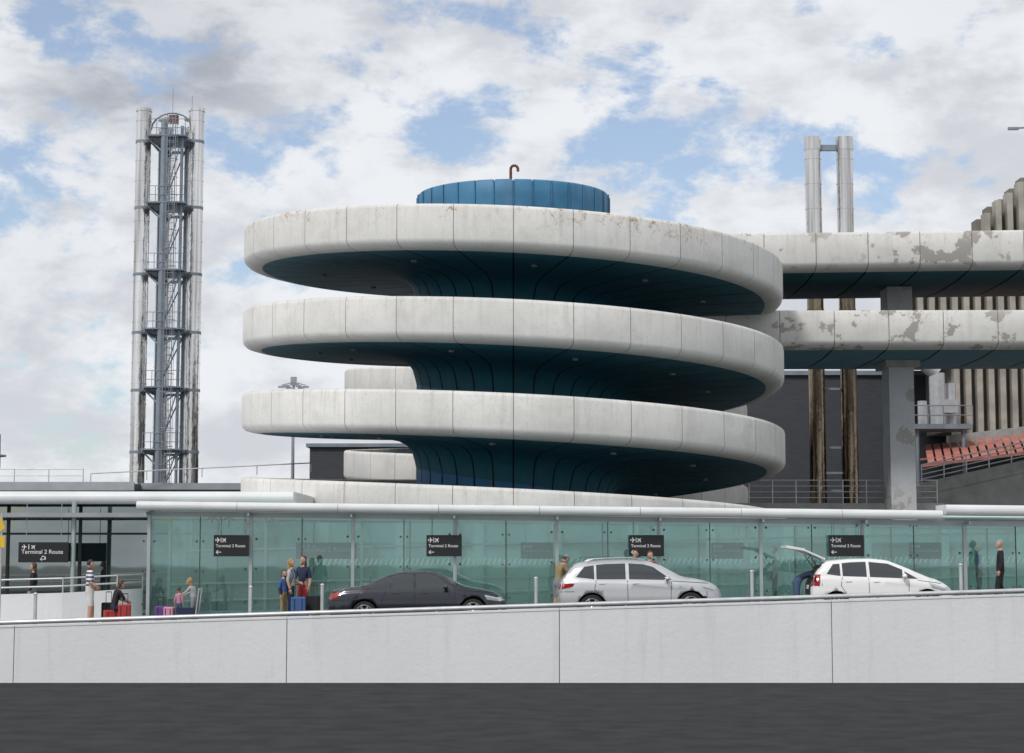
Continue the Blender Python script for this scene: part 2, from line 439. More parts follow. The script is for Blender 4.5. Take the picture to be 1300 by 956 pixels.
fr.slab(X0,X1,YF-.05,YF+.06,lambda q:gt(q)-.158,lambda q:gt(q)-.002)
fr.slab(X0,X1,YB-.05,YB+.06,lambda q:gt(q)-.158,lambda q:gt(q)-.002)
fr.slab(X0,X1,YB-.09,YB-.05,lambda q:road_z(q)+1.10,lambda q:road_z(q)+1.16)
fr.slab(X0,X1,YB-.03,YB+.04,lambda q:road_z(q)+2.15,lambda q:road_z(q)+2.21)
fr.obj('frame',[M['frame']],p); gl.obj('front_glazing',[M['glass']],p); bg.obj('rear_glazing',[M['glassb']],p)
th.obj('pane_joints_and_fittings',[M['dframe']],p)
eg=MB(); eg.box(X0-.01,X0+.01,YF+.1,YB-.1,road_z(X0)+.24,gt(X0)-.16); eg.obj('end_glazing',[M['glass']],p)
cn=MB()
def lip(x0,x1,z0,z1,yo,r,ya):
    n=9; vs=[]; fs=[]
    for xx,zz in ((x0,z0),(x1,z1)):
        pr=[(ya,zz-r)]+[(yo+r-r*math.cos(math.radians(-90+180*k/n)) , zz+r*math.sin(math.radians(-90+180*k/n))) for k in range(n+1)]+[(ya,zz+r)]
        vs+=[(xx,a,b) for a,b in pr]
    m=n+3
    for k in range(m): fs.append((k,(k+1)%m,m+(k+1)%m,m+k))
    cn.add(vs,fs,0,False); cn.add(vs[:m],[tuple(range(m))],0); cn.add(vs[m:],[tuple(range(m))],0)
# canopy edge in butt-jointed lengths
xs_=[X0-.25+(12.9-X0+.25)*k/8 for k in range(9)]
for a,b in zip(xs_[:-1],xs_[1:]):
    za=HC+1.37-.28*(a-xs_[0])/(xs_[-1]-xs_[0]); zb=HC+1.37-.28*(b-xs_[0])/(xs_[-1]-xs_[0])
    lip(a+.006,b-.006,za,zb,59.1,.13,60.4)
lip(12.95,X1+2,HC+1.24,HC+1.0,58.9,.15,60.4)
lip(X0-.25,X1+2,HC+1.30,HC+.94,63.4,.06,64.3)
cn.obj('canopy_roof_edges',[M['wmetal']],p)
rg=MB(); rg.slab(X0-.2,X1+2,60.42,63.38,lambda q:HC+1.29-.0107*(q+11.2),lambda q:HC+1.32-.0107*(q+11.2)); rg.obj('roof_glazing',[M['roofglass']],p)
br=MB(); x=X0
while x<X1-.1:
    br.slab(x-.03,x+.03,59.25,59.95,lambda q:gt(q)-.12,lambda q:gt(q)-.03); x+=3.09
br.obj('canopy_brackets',[M['frame']],p)
xx=-6.4
while xx<X1-.3:
    z=HC-.42+.004*xx
    ms.add([(xx,YB-.02,z),(xx+.04,YB-.02,z),(xx+.12,YB-.02,z+.2),(xx+.08,YB-.02,z+.2)],[(0,1,2,3)])
    xx+=.165
M['frost']=mat('frosted_lettering',(.55,.64,.63),.6,var=.02)
ms.obj('glass_manifestation_stripes',[M['white']],p)
def text(body,size,loc,m,parent,align='LEFT',name='lettering'):
    cu=bpy.data.curves.new(name,'FONT'); cu.body=body; cu.size=size; cu.align_x=align
    cu.materials.append(m); cu.extrude=.002
    o=bpy.data.objects.new(name,cu); SC.collection.objects.link(o); o.parent=parent
    o.location=loc; o.rotation_euler=(math.radians(90),0,0); return o
text('2',.55,(-8.15,YF-.03,HC+.72),M['frost'],p)
def plane_icon(mb,cx,cz,s,y,rot=0,mi=0):
    c,sn=math.cos(rot),math.sin(rot)
    quads=[[(0,1),(.12,.8),(.10,-.9),(-.10,-.9),(-.12,.8)],[(.1,.37),(.95,-.15),(.95,-.35),(.1,-.10)],[(-.1,.37),(-.95,-.15),(-.95,-.35),(-.1,-.10)],
           [(.08,-.55),(.38,-.85),(.38,-.98),(.08,-.85)],[(-.08,-.55),(-.38,-.85),(-.38,-.98),(-.08,-.85)]]
    for q in quads:
        mb.add([(cx+s*(a*c-b*sn),y,cz+s*(a*sn+b*c)) for a,b in q],[tuple(range(len(q)))],mi)
def arrow(mb,cx,cz,s,y,mi=0,up=False):
    for pts in ([(-.7,.11),(1,.11),(1,-.11),(-.7,-.11)],[(-1,0),(-.3,.7),(-.02,.7),(-.72,0)],[(-1,0),(-.72,0),(-.02,-.7),(-.3,-.7)]):
        if up: pts=[(-b,-a) for a,b in pts]
        mb.add([(cx+s*a,y,cz+s*b) for a,b in pts],[tuple(range(len(pts)))],mi)
ic=MB()
arrow(ic,-9.1,HC+.92,.2,YF-.03,0,True); arrow(ic,-8.6,HC+.92,.2,YF-.03,0,True); arrow(ic,-7.2,HC+.92,.2,YF-.03)
ic.obj('glass_pictograms',[M['frost']],p)

def sign(x,y,zc,w,h,mb_mat,col,uturn=False,txt=True,hang=None):
    e=empty('direction_sign')
    b=MB(); b.box(x-w/2,x+w/2,y,y+.06,zc-h/2,zc+h/2,0)
    b.obj('panel',[mb_mat],e)
    i=MB()
    plane_icon(i,x-w*.38,zc+h*.27,h*.13,y-.004,math.radians(-90))
    i.box(x-w*.30,x-w*.285,y-.006,y-.002,zc+h*.15,zc+h*.39)
    plane_icon(i,x-w*.20,zc+h*.27,h*.13,y-.004,math.radians(-45))
    if not uturn: arrow(i,x-w*.36,zc-h*.30,h*.13,y-.004)
    else:
        arrow(i,x-.02,zc-h*.34,h*.12,y-.004); i.box(x+.05,x+.085,y-.006,y-.002,zc-h*.36,zc-h*.18); i.box(x-.04,x+.085,y-.006,y-.002,zc-h*.22,zc-h*.18)
    i.obj('pictograms',[col],e)
    if txt: text('Terminal 2 Route',w*.118,(x-w*.44,y-.004,zc-h*.07),col,e)
    r=MB()
    for s in (-.35,.35): r.cyl((x+s*w,y+.03,zc+h/2),(x+s*w,y+.03,hang or (zc+h/2+.3)),.012,n=6)
    r.obj('hanger_rods',[M['frame']],e)
for u in (295,564,820,1073):
    xs=(u-650)/41.9; sign(xs,59.75,HC+.17,1.06,.64,M['black'],M['white'],hang=gt(xs)-.04)
M['dimwhite']=mat('sign_white_dimmed',(.45,.48,.48),.5)  # sign white with the dimming of the glass in front put into the colour
for u,w in ((413,1.9),(682,1.0),(925,1.0),(1178,1.0)):
    xs=(u-650)/41.2; sign(xs,61.4,HC+.02,w,.5,M['black'],M['dimwhite'],hang=gt(xs)-.2)
sign((55-650)/39.9,63.0,HC-.03,1.58,.64,M['black'],M['white'],True,hang=HC+1.5)

e=empty('service_building'); mb=MB(); mb.box(-7,60,66.5,67,1.2,HC+.95,0)
x=-6.5; k=0
while x<36:
    mb.box(x,x+.35,66.3,66.49,1.2,HC+.95,1)
    if k%3==0: mb.box(x+1.0,x+2.0,66.46,66.497,1.2,HC+.1,2)
    elif k%3==1: mb.box(x+.6,x+2.3,66.46,66.497,HC-.9,HC+.1,3)
    x+=2.6; k+=1
mb.box(-7,60,66.42,66.495,HC+.15,HC+.3,2)
mb.obj('walls_and_doors',[mat('pale_green_render',(.42,.49,.48),.7,var=.25),M['wmetal'],M['dgrey'],M['frame']],e)

# ------------------------------------------------------------------ left terminal building
p=empty('terminal_building')
mb=MB(); mb.box(-60,-7.3,66,66.06,1.1,HC+1.5); mb.obj('glass_facade',[M['glassd']],p)
mb=MB()
x=-60
while x<-7.3:
    mb.box(x-.04,x+.04,65.9,66.0,1.1,HC+1.5); x+=2.4
mb.box(-60,-7.3,65.92,65.995,HC+.55,HC+.62); mb.box(-60,-7.3,65.92,65.995,1.9,1.96)
mb.obj('mullions',[M['dframe']],p)
mb=MB(); mb.box(-60,-7.3,66.5,80,1.1,HC+1.52,0); mb.obj('interior_mass',[M['dgrey']],p)
cn=MB()
lip(-60,-7.05,HC+1.76,HC+1.72,63.6,.20,79); cn.obj('rounded_canopy',[M['wmetal']],p)
mb=MB(); mb.box(-60,-11.6,62.9,66,HC+1.12,HC+1.2); mb.box(-60,-11.6,62.8,62.9,HC+1.08,HC+1.22); mb.obj('lower_canopy',[M['roofgrey']],p)
mb=MB()
for x in (-40,-33,-26,-19.5,-14.0): mb.cyl((x,63.2,1.0),(x,63.2,HC+1.6),.08,n=12)
mb.obj('canopy_columns',[M['frame']],p)
mb=MB(); mb.box(-60,-15.4,80,100,1,HC+2.75,0); mb.box(-60,-15.3,79.9,80,HC+2.45,HC+2.8,1)
mb.box(-15.4,-8.3,82,100,1,HC+2.7,0); mb.box(-15.4,-8.3,81.9,82,HC+2.55,HC+2.82,1)
mb.obj('roof_blocks',[M['dgrey'],M['roofgrey']],p)
def railing(name,pts,h,n_r=3,sp=1.2,r=.022,m='galv',rr=.02):
    e=empty(name); mb=MB()
    for a,b in zip(pts[:-1],pts[1:]):
        a=Vector(a); b=Vector(b); L=(b-a).length; n=max(1,int(L/sp))
        for k in range(n+1):
            q=a+(b-a)*k/n; mb.cyl(q,q+Vector((0,0,h)),r,n=6)
        for k in range(1,n_r+1):
            o=Vector((0,0,h*k/n_r)); mb.cyl(a+o,b+o,rr if k<n_r else rr*1.3,n=6)
    mb.obj('rails_and_posts',[M[m]],e); return e
railing('roof_railing',[(-40,80.5,HC+2.8),(-17.5,80.5,HC+2.8)],.55,2,1.4,.02)
railing('roof_railing',[(-17.3,81,HC+2.8),(-8.4,82.5,HC+3.3)],.38,1,2.2,.02)
e=empty('rooftop_vent'); mb=MB()
mb.lathe([(0,5.4),(.25,5.3),(.6,4.9),(.62,2.9),(.5,2.8),(.5,0)],(-31.0,117,HC+2.0),'z',20); mb.lathe([(.95,3.6),(.95,3.7),(.6,3.7)],(-31.0,117,HC+2.0),'z',20)
mb.obj('vent_body',[M['gsteel']],e)

e=empty('curved_approach_wall'); mb=MB()
pts=[(-30,59.2,.95),(-16.5,59.0,1.02),(-13.4,59.1,1.1),(-11.9,59.7,1.18),(-11.3,60.6,1.2)]
for a,b in zip(pts[:-1],pts[1:]):
    h=.95
    mb.add([(a[0],a[1],a[2]-.2),(b[0],b[1],b[2]-.2),(b[0],b[1],b[2]+h),(a[0],a[1],a[2]+h),(a[0],a[1]+.2,a[2]-.2),(b[0],b[1]+.2,b[2]-.2),(b[0],b[1]+.2,b[2]+h),(a[0],a[1]+.2,a[2]+h)],
           [(0,1,2,3),(4,5,6,7),(3,2,6,7),(0,3,7,4),(1,2,6,5)])
mb.obj('wall_body',[M['wall']],e)
mb=MB()
for dz in (1.15,1.38): mb.pipe([(q[0],q[1]+.1,q[2]+dz) for q in pts],.025,8)
for q in pts: mb.cyl((q[0],q[1]+.1,q[2]+.9),(q[0],q[1]+.1,q[2]+1.38),.022,n=6)
mb.obj('handrails',[M['galv']],e)

# ------------------------------------------------------------------ flue tower
p=empty('boiler_flue_tower')
mb=MB(); TZ=HC+24.9
def flue(mb,x,y,r,z0,z1,m0,m1=None,zc=None,seam=1.15,sm=2):
    z=z0
    while z<z1:
        ze=min(z+seam,z1); mi=m0 if (zc is None or z>zc) else m1
        mb.cyl((x,y,z),(x,y,ze-.05),r,n=24,mi=mi,cap=False)
        mb.cyl((x,y,ze-.05),(x,y,ze),r+.022,n=24,mi=mi)
        z=ze
FX=(-20.92,-17.92,-20.1,-18.55)
for fx,fy in zip(FX,(110,110,112.4,112.2)):
    flue(mb,fx,fy,.42,0,TZ-(0 if fy==110 else .5),0)
    mb.cyl((fx,fy,TZ-.05),(fx,fy,TZ+.12),.46,n=24)
mb.obj('stainless_flues',[M['flue']],p)
mb=MB(); mx=-19.5
mb.cyl((mx,108.6,0),(mx,108.6,HC+24.0),.19,n=12)
mb.cyl((mx+.95,108.9,0),(mx+.95,108.9,HC+23.8),.09,n=8)
mb.cyl((mx-.7,111.4,0),(mx-.7,111.4,HC+24),.10,n=8); mb.cyl((mx+.8,111.4,0),(mx+.8,111.4,HC+24),.10,n=8)
lv=[HC+z for z in (2.6,5.5,8.95,12.2,15.5,19.3,23.1)]
xa,xb=-20.45,-18.25
for z in lv:
    for a,b in (((xa,109.0),(xb,109.0)),((xa,112.9),(xb,112.9)),((xa,109.0),(xa,112.9)),((xb,109.0),(xb,112.9))):
        mb.cyl((*a,z),(*b,z),.09,n=6)
    mb.box(xa,xb,108.4,111.8,z+.05,z+.13)
    mb.cyl((mx,108.6,z-.9),(xa,109.0,z),.05,n=6); mb.cyl((mx,108.6,z-.9),(xb,109.0,z),.05,n=6)
    for fx in FX[:2]: mb.cyl((fx,110,z-.08),(fx,110,z+.08),.45,n=20)
    for hh in (.5,1.0):
        mb.pipe([(xa+.1,108.4,z+hh),(xb-.05,108.4,z+hh),(xb-.05,109.3,z+hh)],.02,6)
    for xx in (xa+.1,-19.9,-19.0,xb-.05): mb.cyl((xx,108.4,z),(xx,108.4,z+1.0),.02,n=6)
for a,b in zip(lv[:-1],lv[1:]):
    mb.cyl((mx,108.6,a),(mx+.95,108.9,b),.04,n=6); mb.cyl((mx-.7,111.4,a),(mx+.8,111.4,b),.04,n=6)
for sx in (.25,.70): mb.cyl((mx+sx,108.2,2),(mx+sx,108.2,HC+24.3),.03,n=6)
z=2.2
while z<HC+24.2: mb.cyl((mx+.25,108.2,z),(mx+.70,108.2,z),.018,n=5); z+=.35
z=4
while z<HC+24:
    pts=[(mx+.475+.38*math.cos(math.radians(a)),108.2+.5*math.sin(math.radians(a)),z) for a in range(180,361,30)]
    mb.pipe(pts,.02,5); z+=1.0
for a in (200,240,270,300,340):
    mb.cyl((mx+.475+.38*math.cos(math.radians(a)),108.2+.5*math.sin(math.radians(a)),4),(mx+.475+.38*math.cos(math.radians(a)),108.2+.5*math.sin(math.radians(a)),HC+23.9),.014,n=5)
pts=[(-19.4+1.2*math.cos(math.radians(a)),110.5,HC+23.9+1.0*math.sin(math.radians(a))) for a in range(0,181,20)]
mb.pipe(pts,.05,6)
mb.cyl((-19.3,110,HC+24),(-19.3,110,HC+26.2),.015,n=5); mb.cyl((-18.2,110,HC+24.5),(-18.2,110,HC+25.8),.015,n=5)
mb.obj('steel_frame',[M['gsteel']],p)
mb=MB(); mb.box(-19.55,-19.05,110.3,110.6,HC+24.3,HC+24.75); mb.obj('beacon_box',[M['rust']],p)

p=empty('twin_chimney_stack')
mb=MB()
for fx in (15.52,17.15):
    flue(mb,fx,100,.42,0,HC+20.6,0,1,HC+12.6,1.3)
    mb.cyl((fx,100,HC+20.6),(fx,100,HC+21.25),.46,n=24,mi=0)
mb.obj('flues',[M['flue'],M['flued']],p)
mb=MB(); mb.box(15.6,17.1,99.9,100.1,HC+20.55,HC+20.85); mb.box(15.6,17.1,99.9,100.1,HC+3.9,HC+4.0)
for z in (3,5.2,8.2,14): mb.box(15.3,17.4,100.35,100.6,HC+z,HC+z+.12)
mb.obj('tie_bars',[M['gsteel']],p)

# ------------------------------------------------------------------ background buildings
p=empty('dark_brick_building'); mb=MB()
mb.box(8,24.6,112,130,0,HC+10.0); mb.box(-11.5,8,112,130,0,HC+5.9); mb.obj('walls',[M['brick']],p)
mb=MB(); mb.box(7.8,24.8,111.8,130,HC+10.0,HC+10.25); mb.box(-11.7,7.8,111.8,130,HC+5.9,HC+6.1); mb.obj('parapet_coping',[M['gsteel']],p)
p=empty('multi_storey_car_park'); mb=MB()
zt=[(21.2,14.6),(25.3,18.2),(25.92,18.9),(26.54,19.3),(27.16,19.9),(27.78,20.5),(28.4,21.0),(29.6,21.6),(40,21.6)]
def ztop(x):
    r=zt[0][1]
    for a,b in zt:
        if x>=a-1e-3: r=b
    return HC+r
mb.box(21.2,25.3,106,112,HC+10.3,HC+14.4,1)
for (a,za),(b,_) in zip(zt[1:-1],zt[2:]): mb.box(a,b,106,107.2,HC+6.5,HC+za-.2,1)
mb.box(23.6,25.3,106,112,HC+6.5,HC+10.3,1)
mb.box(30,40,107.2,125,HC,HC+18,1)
x=21.2
while x<38:
    zb=HC+10.2 if x<23.6 else HC+6.2
    mb.box(x,x+.30,105.1,106,zb,ztop(x+.05),0)
    x+=.62
mb.obj('finned_facade',[M['beige'],M['beiged']],p)
mb=MB()
mb.slab(23.2,40,104.6,105.09,lambda x:HC+5.35+.12*(x-23),lambda x:HC+6.1+.12*(x-23))
mb.obj('ledge_beam',[M['conc']],p)
mb=MB(); mb.box(24.6,40,108,120,0,HC+7); mb.obj('lower_wall',[M['dgrey']],p)
p=empty('red_louvre_canopy'); mb=MB(); fr=MB()
x=21.8
while x<38:
    zz=HC+5.2+.12*(x-22)+.4
    mb.add([(x,104,zz),(x+.34,104,zz+.04),(x-.9+.34,99,zz-1.15),(x-.9,99,zz-1.2)],[(0,1,2,3)]); x+=.45
mb.obj('red_slats',[M['red']],p)
fr.slab(20.6,38,98.9,99.05,lambda x:HC+4.25+.12*(x-21),lambda x:HC+4.4+.12*(x-21)); fr.slab(21,38,101.4,101.5,lambda x:HC+4.65+.12*(x-21),lambda x:HC+4.75+.12*(x-21))
fr.obj('support_beams',[M['red']],p)
p=empty('access_ramp'); mb=MB()
mb.slab(18.6,34,89.5,93,lambda x:HC+1.2+.0*(x-18),lambda x:HC+3.0+.22*(x-18.6)); mb.slab(18.5,34,89.35,89.49,lambda x:HC+2.55+.22*(x-18.6),lambda x:HC+3.1+.22*(x-18.6)); mb.obj('ramp_body',[M['conc']],p)
railing('ramp_railing',[(18.6,89.6,HC+3.05),(34,89.6,HC+6.45)],.85,4,1.0,.03,rr=.028)
mb=MB(); mb.box(9,18.5,84.5,96,1,HC+2.05); mb.obj('terrace_block',[M['conc']])
railing('terrace_railing',[(10.2,85,HC+2.05),(18.3,85,HC+2.05)],1.0,4,1.0,.03,rr=.02)
p=empty('ventilation_ducts'); mb=MB()
mb.cyl((22.3,103,HC+6.6),(22.3,103,HC+9.3),.42,n=16); mb.cyl((22.3,103,HC+9.3),(21.6,103,HC+9.9),.42,n=16); mb.cyl((21.6,103,HC+9.9),(20.9,103,HC+9.9),.42,.36,n=16)
mb.cyl((23.1,103.5,HC+6.6),(23.1,103.5,HC+8.8),.3,n=14); mb.cyl((21.4,102.5,HC+6.6),(21.4,102.5,HC+7.8),.25,n=14)
mb.box(22.5,23.3,102.6,103.4,HC+7.2,HC+7.9)
mb.obj('ducts',[M['galv']],p)
mb=MB(); mb.box(20.7,23.8,101.6,104.5,HC+6.3,HC+6.55); mb.cyl((21,102,0),(21,102,HC+6.3),.1,n=8); mb.cyl((23.4,102,0),(23.4,102,HC+6.3),.1,n=8)
for hh in (.5,1.0): mb.pipe([(20.7,101.6,HC+6.5+hh),(23.8,101.6,HC+6.5+hh)],.03,6)
for xx in (20.7,21.5,22.3,23.1,23.8): mb.cyl((xx,101.6,HC+6.5),(xx,101.6,HC+7.5),.03,n=6)
mb.obj('platform',[M['gsteel']],p)
p=empty('street_lamp'); mb=MB(); mb.cyl((30.0,112,0),(30.0,112,HC+24.4),.1,n=8); mb.cyl((30.0,112,HC+24.4),(29.1,112,HC+24.35),.05,n=6); mb.box(28.7,29.3,111.9,112.1,HC+24.25,HC+24.4)
mb.obj('pole_and_lamp',[M['gsteel']],p)
p=empty('high_mast_light'); mb=MB(); lx,ly=-13.35,120
mb.cyl((lx,ly,0),(lx,ly,HC+10.4),.14,.08,n=10); mb.cyl((lx,ly,HC+10.1),(lx,ly,HC+10.6),.20,n=10)
for a in range(0,360,60):
    c,s=math.cos(math.radians(a)),math.sin(math.radians(a))
    mb.cyl((lx,ly,HC+10.3),(lx+.75*c,ly+.75*s,HC+10.1),.03,n=6)
    mb.box(lx+.75*c-.18,lx+.75*c+.18,ly+.75*s-.15,ly+.75*s+.15,HC+9.95,HC+10.05)
mb.obj('mast_and_lamps',[M['galv']],p)
p=empty('traffic_sign'); mb=MB(); mb.cyl((-13.42,52,road_z(-13)),(-13.42,52,HC+1.0),.03,n=8)
mb.obj('post',[M['galv']],p)
mb=MB(); mb.add([(-13.8,51.95,HC+.75),(-13.5,51.95,HC+.45),(-13.32,51.95,HC+.62),(-13.5,51.95,HC+1.05)],[(0,1,2,3)]); mb.box(-13.9,-13.32,51.96,51.98,HC+.1,HC+.4); mb.obj('panels',[M['yellow']],p)

# ------------------------------------------------------------------ cars
def tabv(tab,x):
    if x<=tab[0][0]: return tab[0][1]
    for (a,va),(b,vb) in zip(tab[:-1],tab[1:]):
        if x<=b: return va+(vb-va)*(x-a)/(b-a)
    return tab[-1][1]
def smoothv(tab,x,d=.05): return (tabv(tab,x-d)+2*tabv(tab,x)+tabv(tab,x+d))/4
def inpoly(pt,poly):
    s=0; n=len(poly)
    for i in range(n):
        ax,az=poly[i]; bx,bz=poly[(i+1)%n]
        c=(bx-ax)*(pt[1]-az)-(bz-az)*(pt[0]-ax)
        if abs(c)<1e-9: continue
        if s==0: s=1 if c>0 else -1
        elif (c>0)!=(s>0): return False
    return True
def car(name, spec, paint, loc, tilt=math.atan(.022)):
    L,W=spec['L'],spec['W']; top,belt=spec['top'],spec['belt']
    xs=[0,.02,.05,.10,.16]; x=.25
    while x<L-.2: xs.append(x); x+=.1
    xs+=[L-.16,L-.10,L-.05,L-.02,L]
    wt=[(0,.74),(.04,.85),(.15,.93),(.5,.985),(1.0,1),(L-1.2,1),(L-.6,.965),(L-.28,.90),(L-.1,.80),(L-.02,.68),(L,.62)]
    zbt=[(0,.38),(.1,.28),(.5,.22),(L-.6,.20),(L-.15,.22),(L,.32)]
    rings=[]
    for x in xs:
        w=W/2*tabv(wt,x); zb=tabv(zbt,x); zt=smoothv(top,x); zs=min(smoothv(belt,x),zt-.03); g=zt-zs
        yb=w*.945; yr=yb-.36*g; k=min(1,g/.25)
        h=[(0,zb),(.55*w,zb),(.88*w,zb+.01),(.965*w,zb+.09),(.995*w,zb+.28*(zs-zb)),(w,zb+.55*(zs-zb)),(w*.985,zb+.72*(zs-zb)),(w*.99,zs-.07),(w*.955,zs-.005),
           (yb-.36*g*.12,zs+.10*g),(yb-.36*g*.38,zs+.40*g),(yb-.36*g*.68,zs+.70*g),(yr-.005,zt-.07*k-.008),(yr-.06,zt-.022*k-.004),(yr*.6,zt-.004),(0,zt)]
        ring=h+[(-a,b) for a,b in reversed(h[1:-1])]
        rings.append([(x,a,b) for a,b in ring])
    n=len(rings[0]); me=bpy.data.meshes.new('body'); V=[p for r in rings for p in r]; F=[]
    for i in range(len(xs)-1):
        for j in range(n):
            k=(j+1)%n; F.append((i*n+j,i*n+k,(i+1)*n+k,(i+1)*n+j))
    F.append(tuple(range(n))); F.append(tuple((len(xs)-1)*n+j for j in reversed(range(n))))
    me.from_pydata(V,[],F); me.update()
    bm=bmesh.new(); bm.from_mesh(me); bmesh.ops.recalc_face_normals(bm,faces=bm.faces); bm.to_mesh(me); bm.free()
    ob=bpy.data.objects.new('tmp',me); SC.collection.objects.link(ob)
    cm=MB(); ra=spec['wr']+.055
    for ax in spec['axles']:
        for s in (-1,1): cm.cyl((ax,s*(W/2-.27),spec['wr']),(ax,s*(W/2+.3),spec['wr']),ra,n=40)
    cut=cm.obj('cut',[M['plastic']])
    bm=bmesh.new(); bm.from_mesh(cut.data); bmesh.ops.remove_doubles(bm,verts=bm.verts,dist=1e-4); bmesh.ops.recalc_face_normals(bm,faces=bm.faces); bm.to_mesh(cut.data); bm.free()
    md=ob.modifiers.new('b','BOOLEAN'); md.operation='DIFFERENCE'; md.object=cut; md.solver='EXACT'
    dg=bpy.context.evaluated_depsgraph_get(); me2=bpy.data.meshes.new_from_object(ob.evaluated_get(dg))
    bpy.data.objects.remove(ob); bpy.data.objects.remove(cut)
    if len(me2.polygons)<50: me2=me
    bm=bmesh.new(); bm.from_mesh(me2)
    def cutp(co,no): bmesh.ops.bisect_plane(bm,geom=bm.verts[:]+bm.edges[:]+bm.faces[:],plane_co=co,plane_no=no,dist=1e-4)
    for poly in spec['side']:
        for i in range(len(poly)):
            a=poly[i]; b=poly[(i+1)%len(poly)]; cutp((a[0],0,a[1]),Vector((-(b[1]-a[1]),0,b[0]-a[0])).normalized())
    for a,b in (spec['ws'],spec['rs']):
        cutp((a,0,0),(1,0,0)); cutp((b,0,0),(1,0,0))
    for yy in (.52*W/1.8,-.52*W/1.8): cutp((0,yy,0),(0,1,0))
    me2.materials.clear()
    for mm in (paint,M['carglass'],M['plastic']): me2.materials.append(mm)
    for f in bm.faces:
        c=f.calc_center_median(); nn=f.normal; f.smooth=True; f.material_index=0
        if any((c.x-ax)**2+(c.z-spec['wr'])**2<(ra+.004)**2 for ax in spec['axles']) and abs(c.y)<W/2-.005 and c.z<ra+spec['wr']+.01 and abs(c.y)>W/2-.30: f.material_index=2
        if any(inpoly((c.x,c.z),q) for q in spec['side']) and abs(nn.y)>.45 and abs(c.y)>.3: f.material_index=1
        for (a,b) in (spec['ws'],spec['rs']):
            if a<c.x<b and abs(nn.y)<.55 and c.z>tabv(belt,c.x)+.04 and abs(c.y)<.53*W/1.8+.0 : f.material_index=1
        if c.z<.30: f.material_index=2
        if spec.get('open') and c.x<.33 and abs(c.y)<.55 and c.z>.62 and abs(nn.y)<.6: f.material_index=2
    bm.to_mesh(me2); me2.update()
    bvh=BVHTree.FromBMesh(bm); bm.free()
    e=empty(name,loc); e.rotation_euler=(0,-tilt,0)
    body=bpy.data.objects.new('body',me2); SC.collection.objects.link(body); body.parent=e
    def proj(x,z,s,off=.004):
        h=bvh.ray_cast(Vector((x,s*2,z)),Vector((0,-s,0)))
        return (h[0]+Vector((0,s*off,0))) if h[0] else Vector((x,s*W/2,z))
    def projx(y,z,front,off=.004):
        h=bvh.ray_cast(Vector((L+1 if front else -1,y,z)),Vector((-1 if front else 1,0,0)))
        d=1 if front else -1
        return (h[0]+Vector((d*off,0,0))) if h[0] else None
    det=MB()
    def ribbon(pts,wd,mi=0):
        for s in (-1,1):
            P=[]
            for a,b in zip(pts[:-1],pts[1:]):
                m=max(1,int(math.dist(a,b)/.06))
                for k in range(m): P.append((a[0]+(b[0]-a[0])*k/m,a[1]+(b[1]-a[1])*k/m))
            P.append(pts[-1])
            for a,b in zip(P[:-1],P[1:]):
                dx,dz=b[0]-a[0],b[1]-a[1]; l=math.hypot(dx,dz) or 1; nx,nz=-dz/l*wd/2,dx/l*wd/2
                det.add([proj(a[0]+nx,a[1]+nz,s),proj(b[0]+nx,b[1]+nz,s),proj(b[0]-nx,b[1]-nz,s),proj(a[0]-nx,a[1]-nz,s)],[(0,1,2,3)],mi)
    def patch(q,mi,n=6,off=.006):
        for s in (-1,1):
            for i in range(n):
                for j in range(n):
                    def P(u,v):
                        x=(q[0][0]*(1-u)+q[1][0]*u)*(1-v)+(q[3][0]*(1-u)+q[2][0]*u)*v
                        z=(q[0][1]*(1-u)+q[1][1]*u)*(1-v)+(q[3][1]*(1-u)+q[2][1]*u)*v
                        return proj(x,z,s,off)
                    det.add([P(i/n,j/n),P((i+1)/n,j/n),P((i+1)/n,(j+1)/n),P(i/n,(j+1)/n)],[(0,1,2,3)],mi,True)
    def patchx(y0,y1,z0,z1,front,mi,n=6,off=.006):
        for i in range(n):
            for j in range(3):
                pp=[projx(y0+(y1-y0)*a/n,z0+(z1-z0)*b/3,front,off) for a,b in ((i,j),(i+1,j),(i+1,j+1),(i,j+1))]
                if all(pp): det.add(pp,[(0,1,2,3)],mi,True)
    for pts in spec['seams']: ribbon(pts,.014,0)
    for pts in spec.get('trims',[]): ribbon(pts,.03,4)
    for pts in spec.get('chrome',[]): ribbon(pts,.018,3)
    for (hx,hz) in spec['handles']:
        patch([(hx,hz),(hx+.17,hz+.01),(hx+.17,hz+.04),(hx,hz+.03)],6,2,.025)
    for q in spec['head']: patch(q,1)
    for q in spec['tail']: patch(q,2)
    for s in (-1,1):
        patchx(s*.45,s*.78,spec['hz'][0],spec['hz'][1],True,1); patchx(s*.5,s*.8,spec['tz'][0],spec['tz'][1],False,2)
    patchx(-.38,.38,spec['hz'][0]-.02,spec['hz'][1]-.03,True,4)
    patchx(-.55,.55,.30,.42,True,4)
    patchx(-.26,.26,.42,.53,True,5,3,.012); patchx(-.26,.26,spec.get('pz',.72),spec.get('pz',.72)+.11,False,5,3,.012)
    det.obj('lights_seams_trim',[M['seam'],M['lampglass'],M['taillight'],M['alloy'],M['plastic'],M['white'],paint],e)
    mm=MB()
    for s in (-1,1):
        mx,mz=spec['mir']; mm.sphere((mx,s*(W/2+.09),mz),(.07,.11,.075),0,12,8); mm.box(mx-.02,mx+.03,min(s*(W/2-.06),s*(W/2+.06)),max(s*(W/2-.06),s*(W/2+.06)),mz-.05,mz-.02,1)
    mm.obj('door_mirrors',[paint,M['plastic']],e)
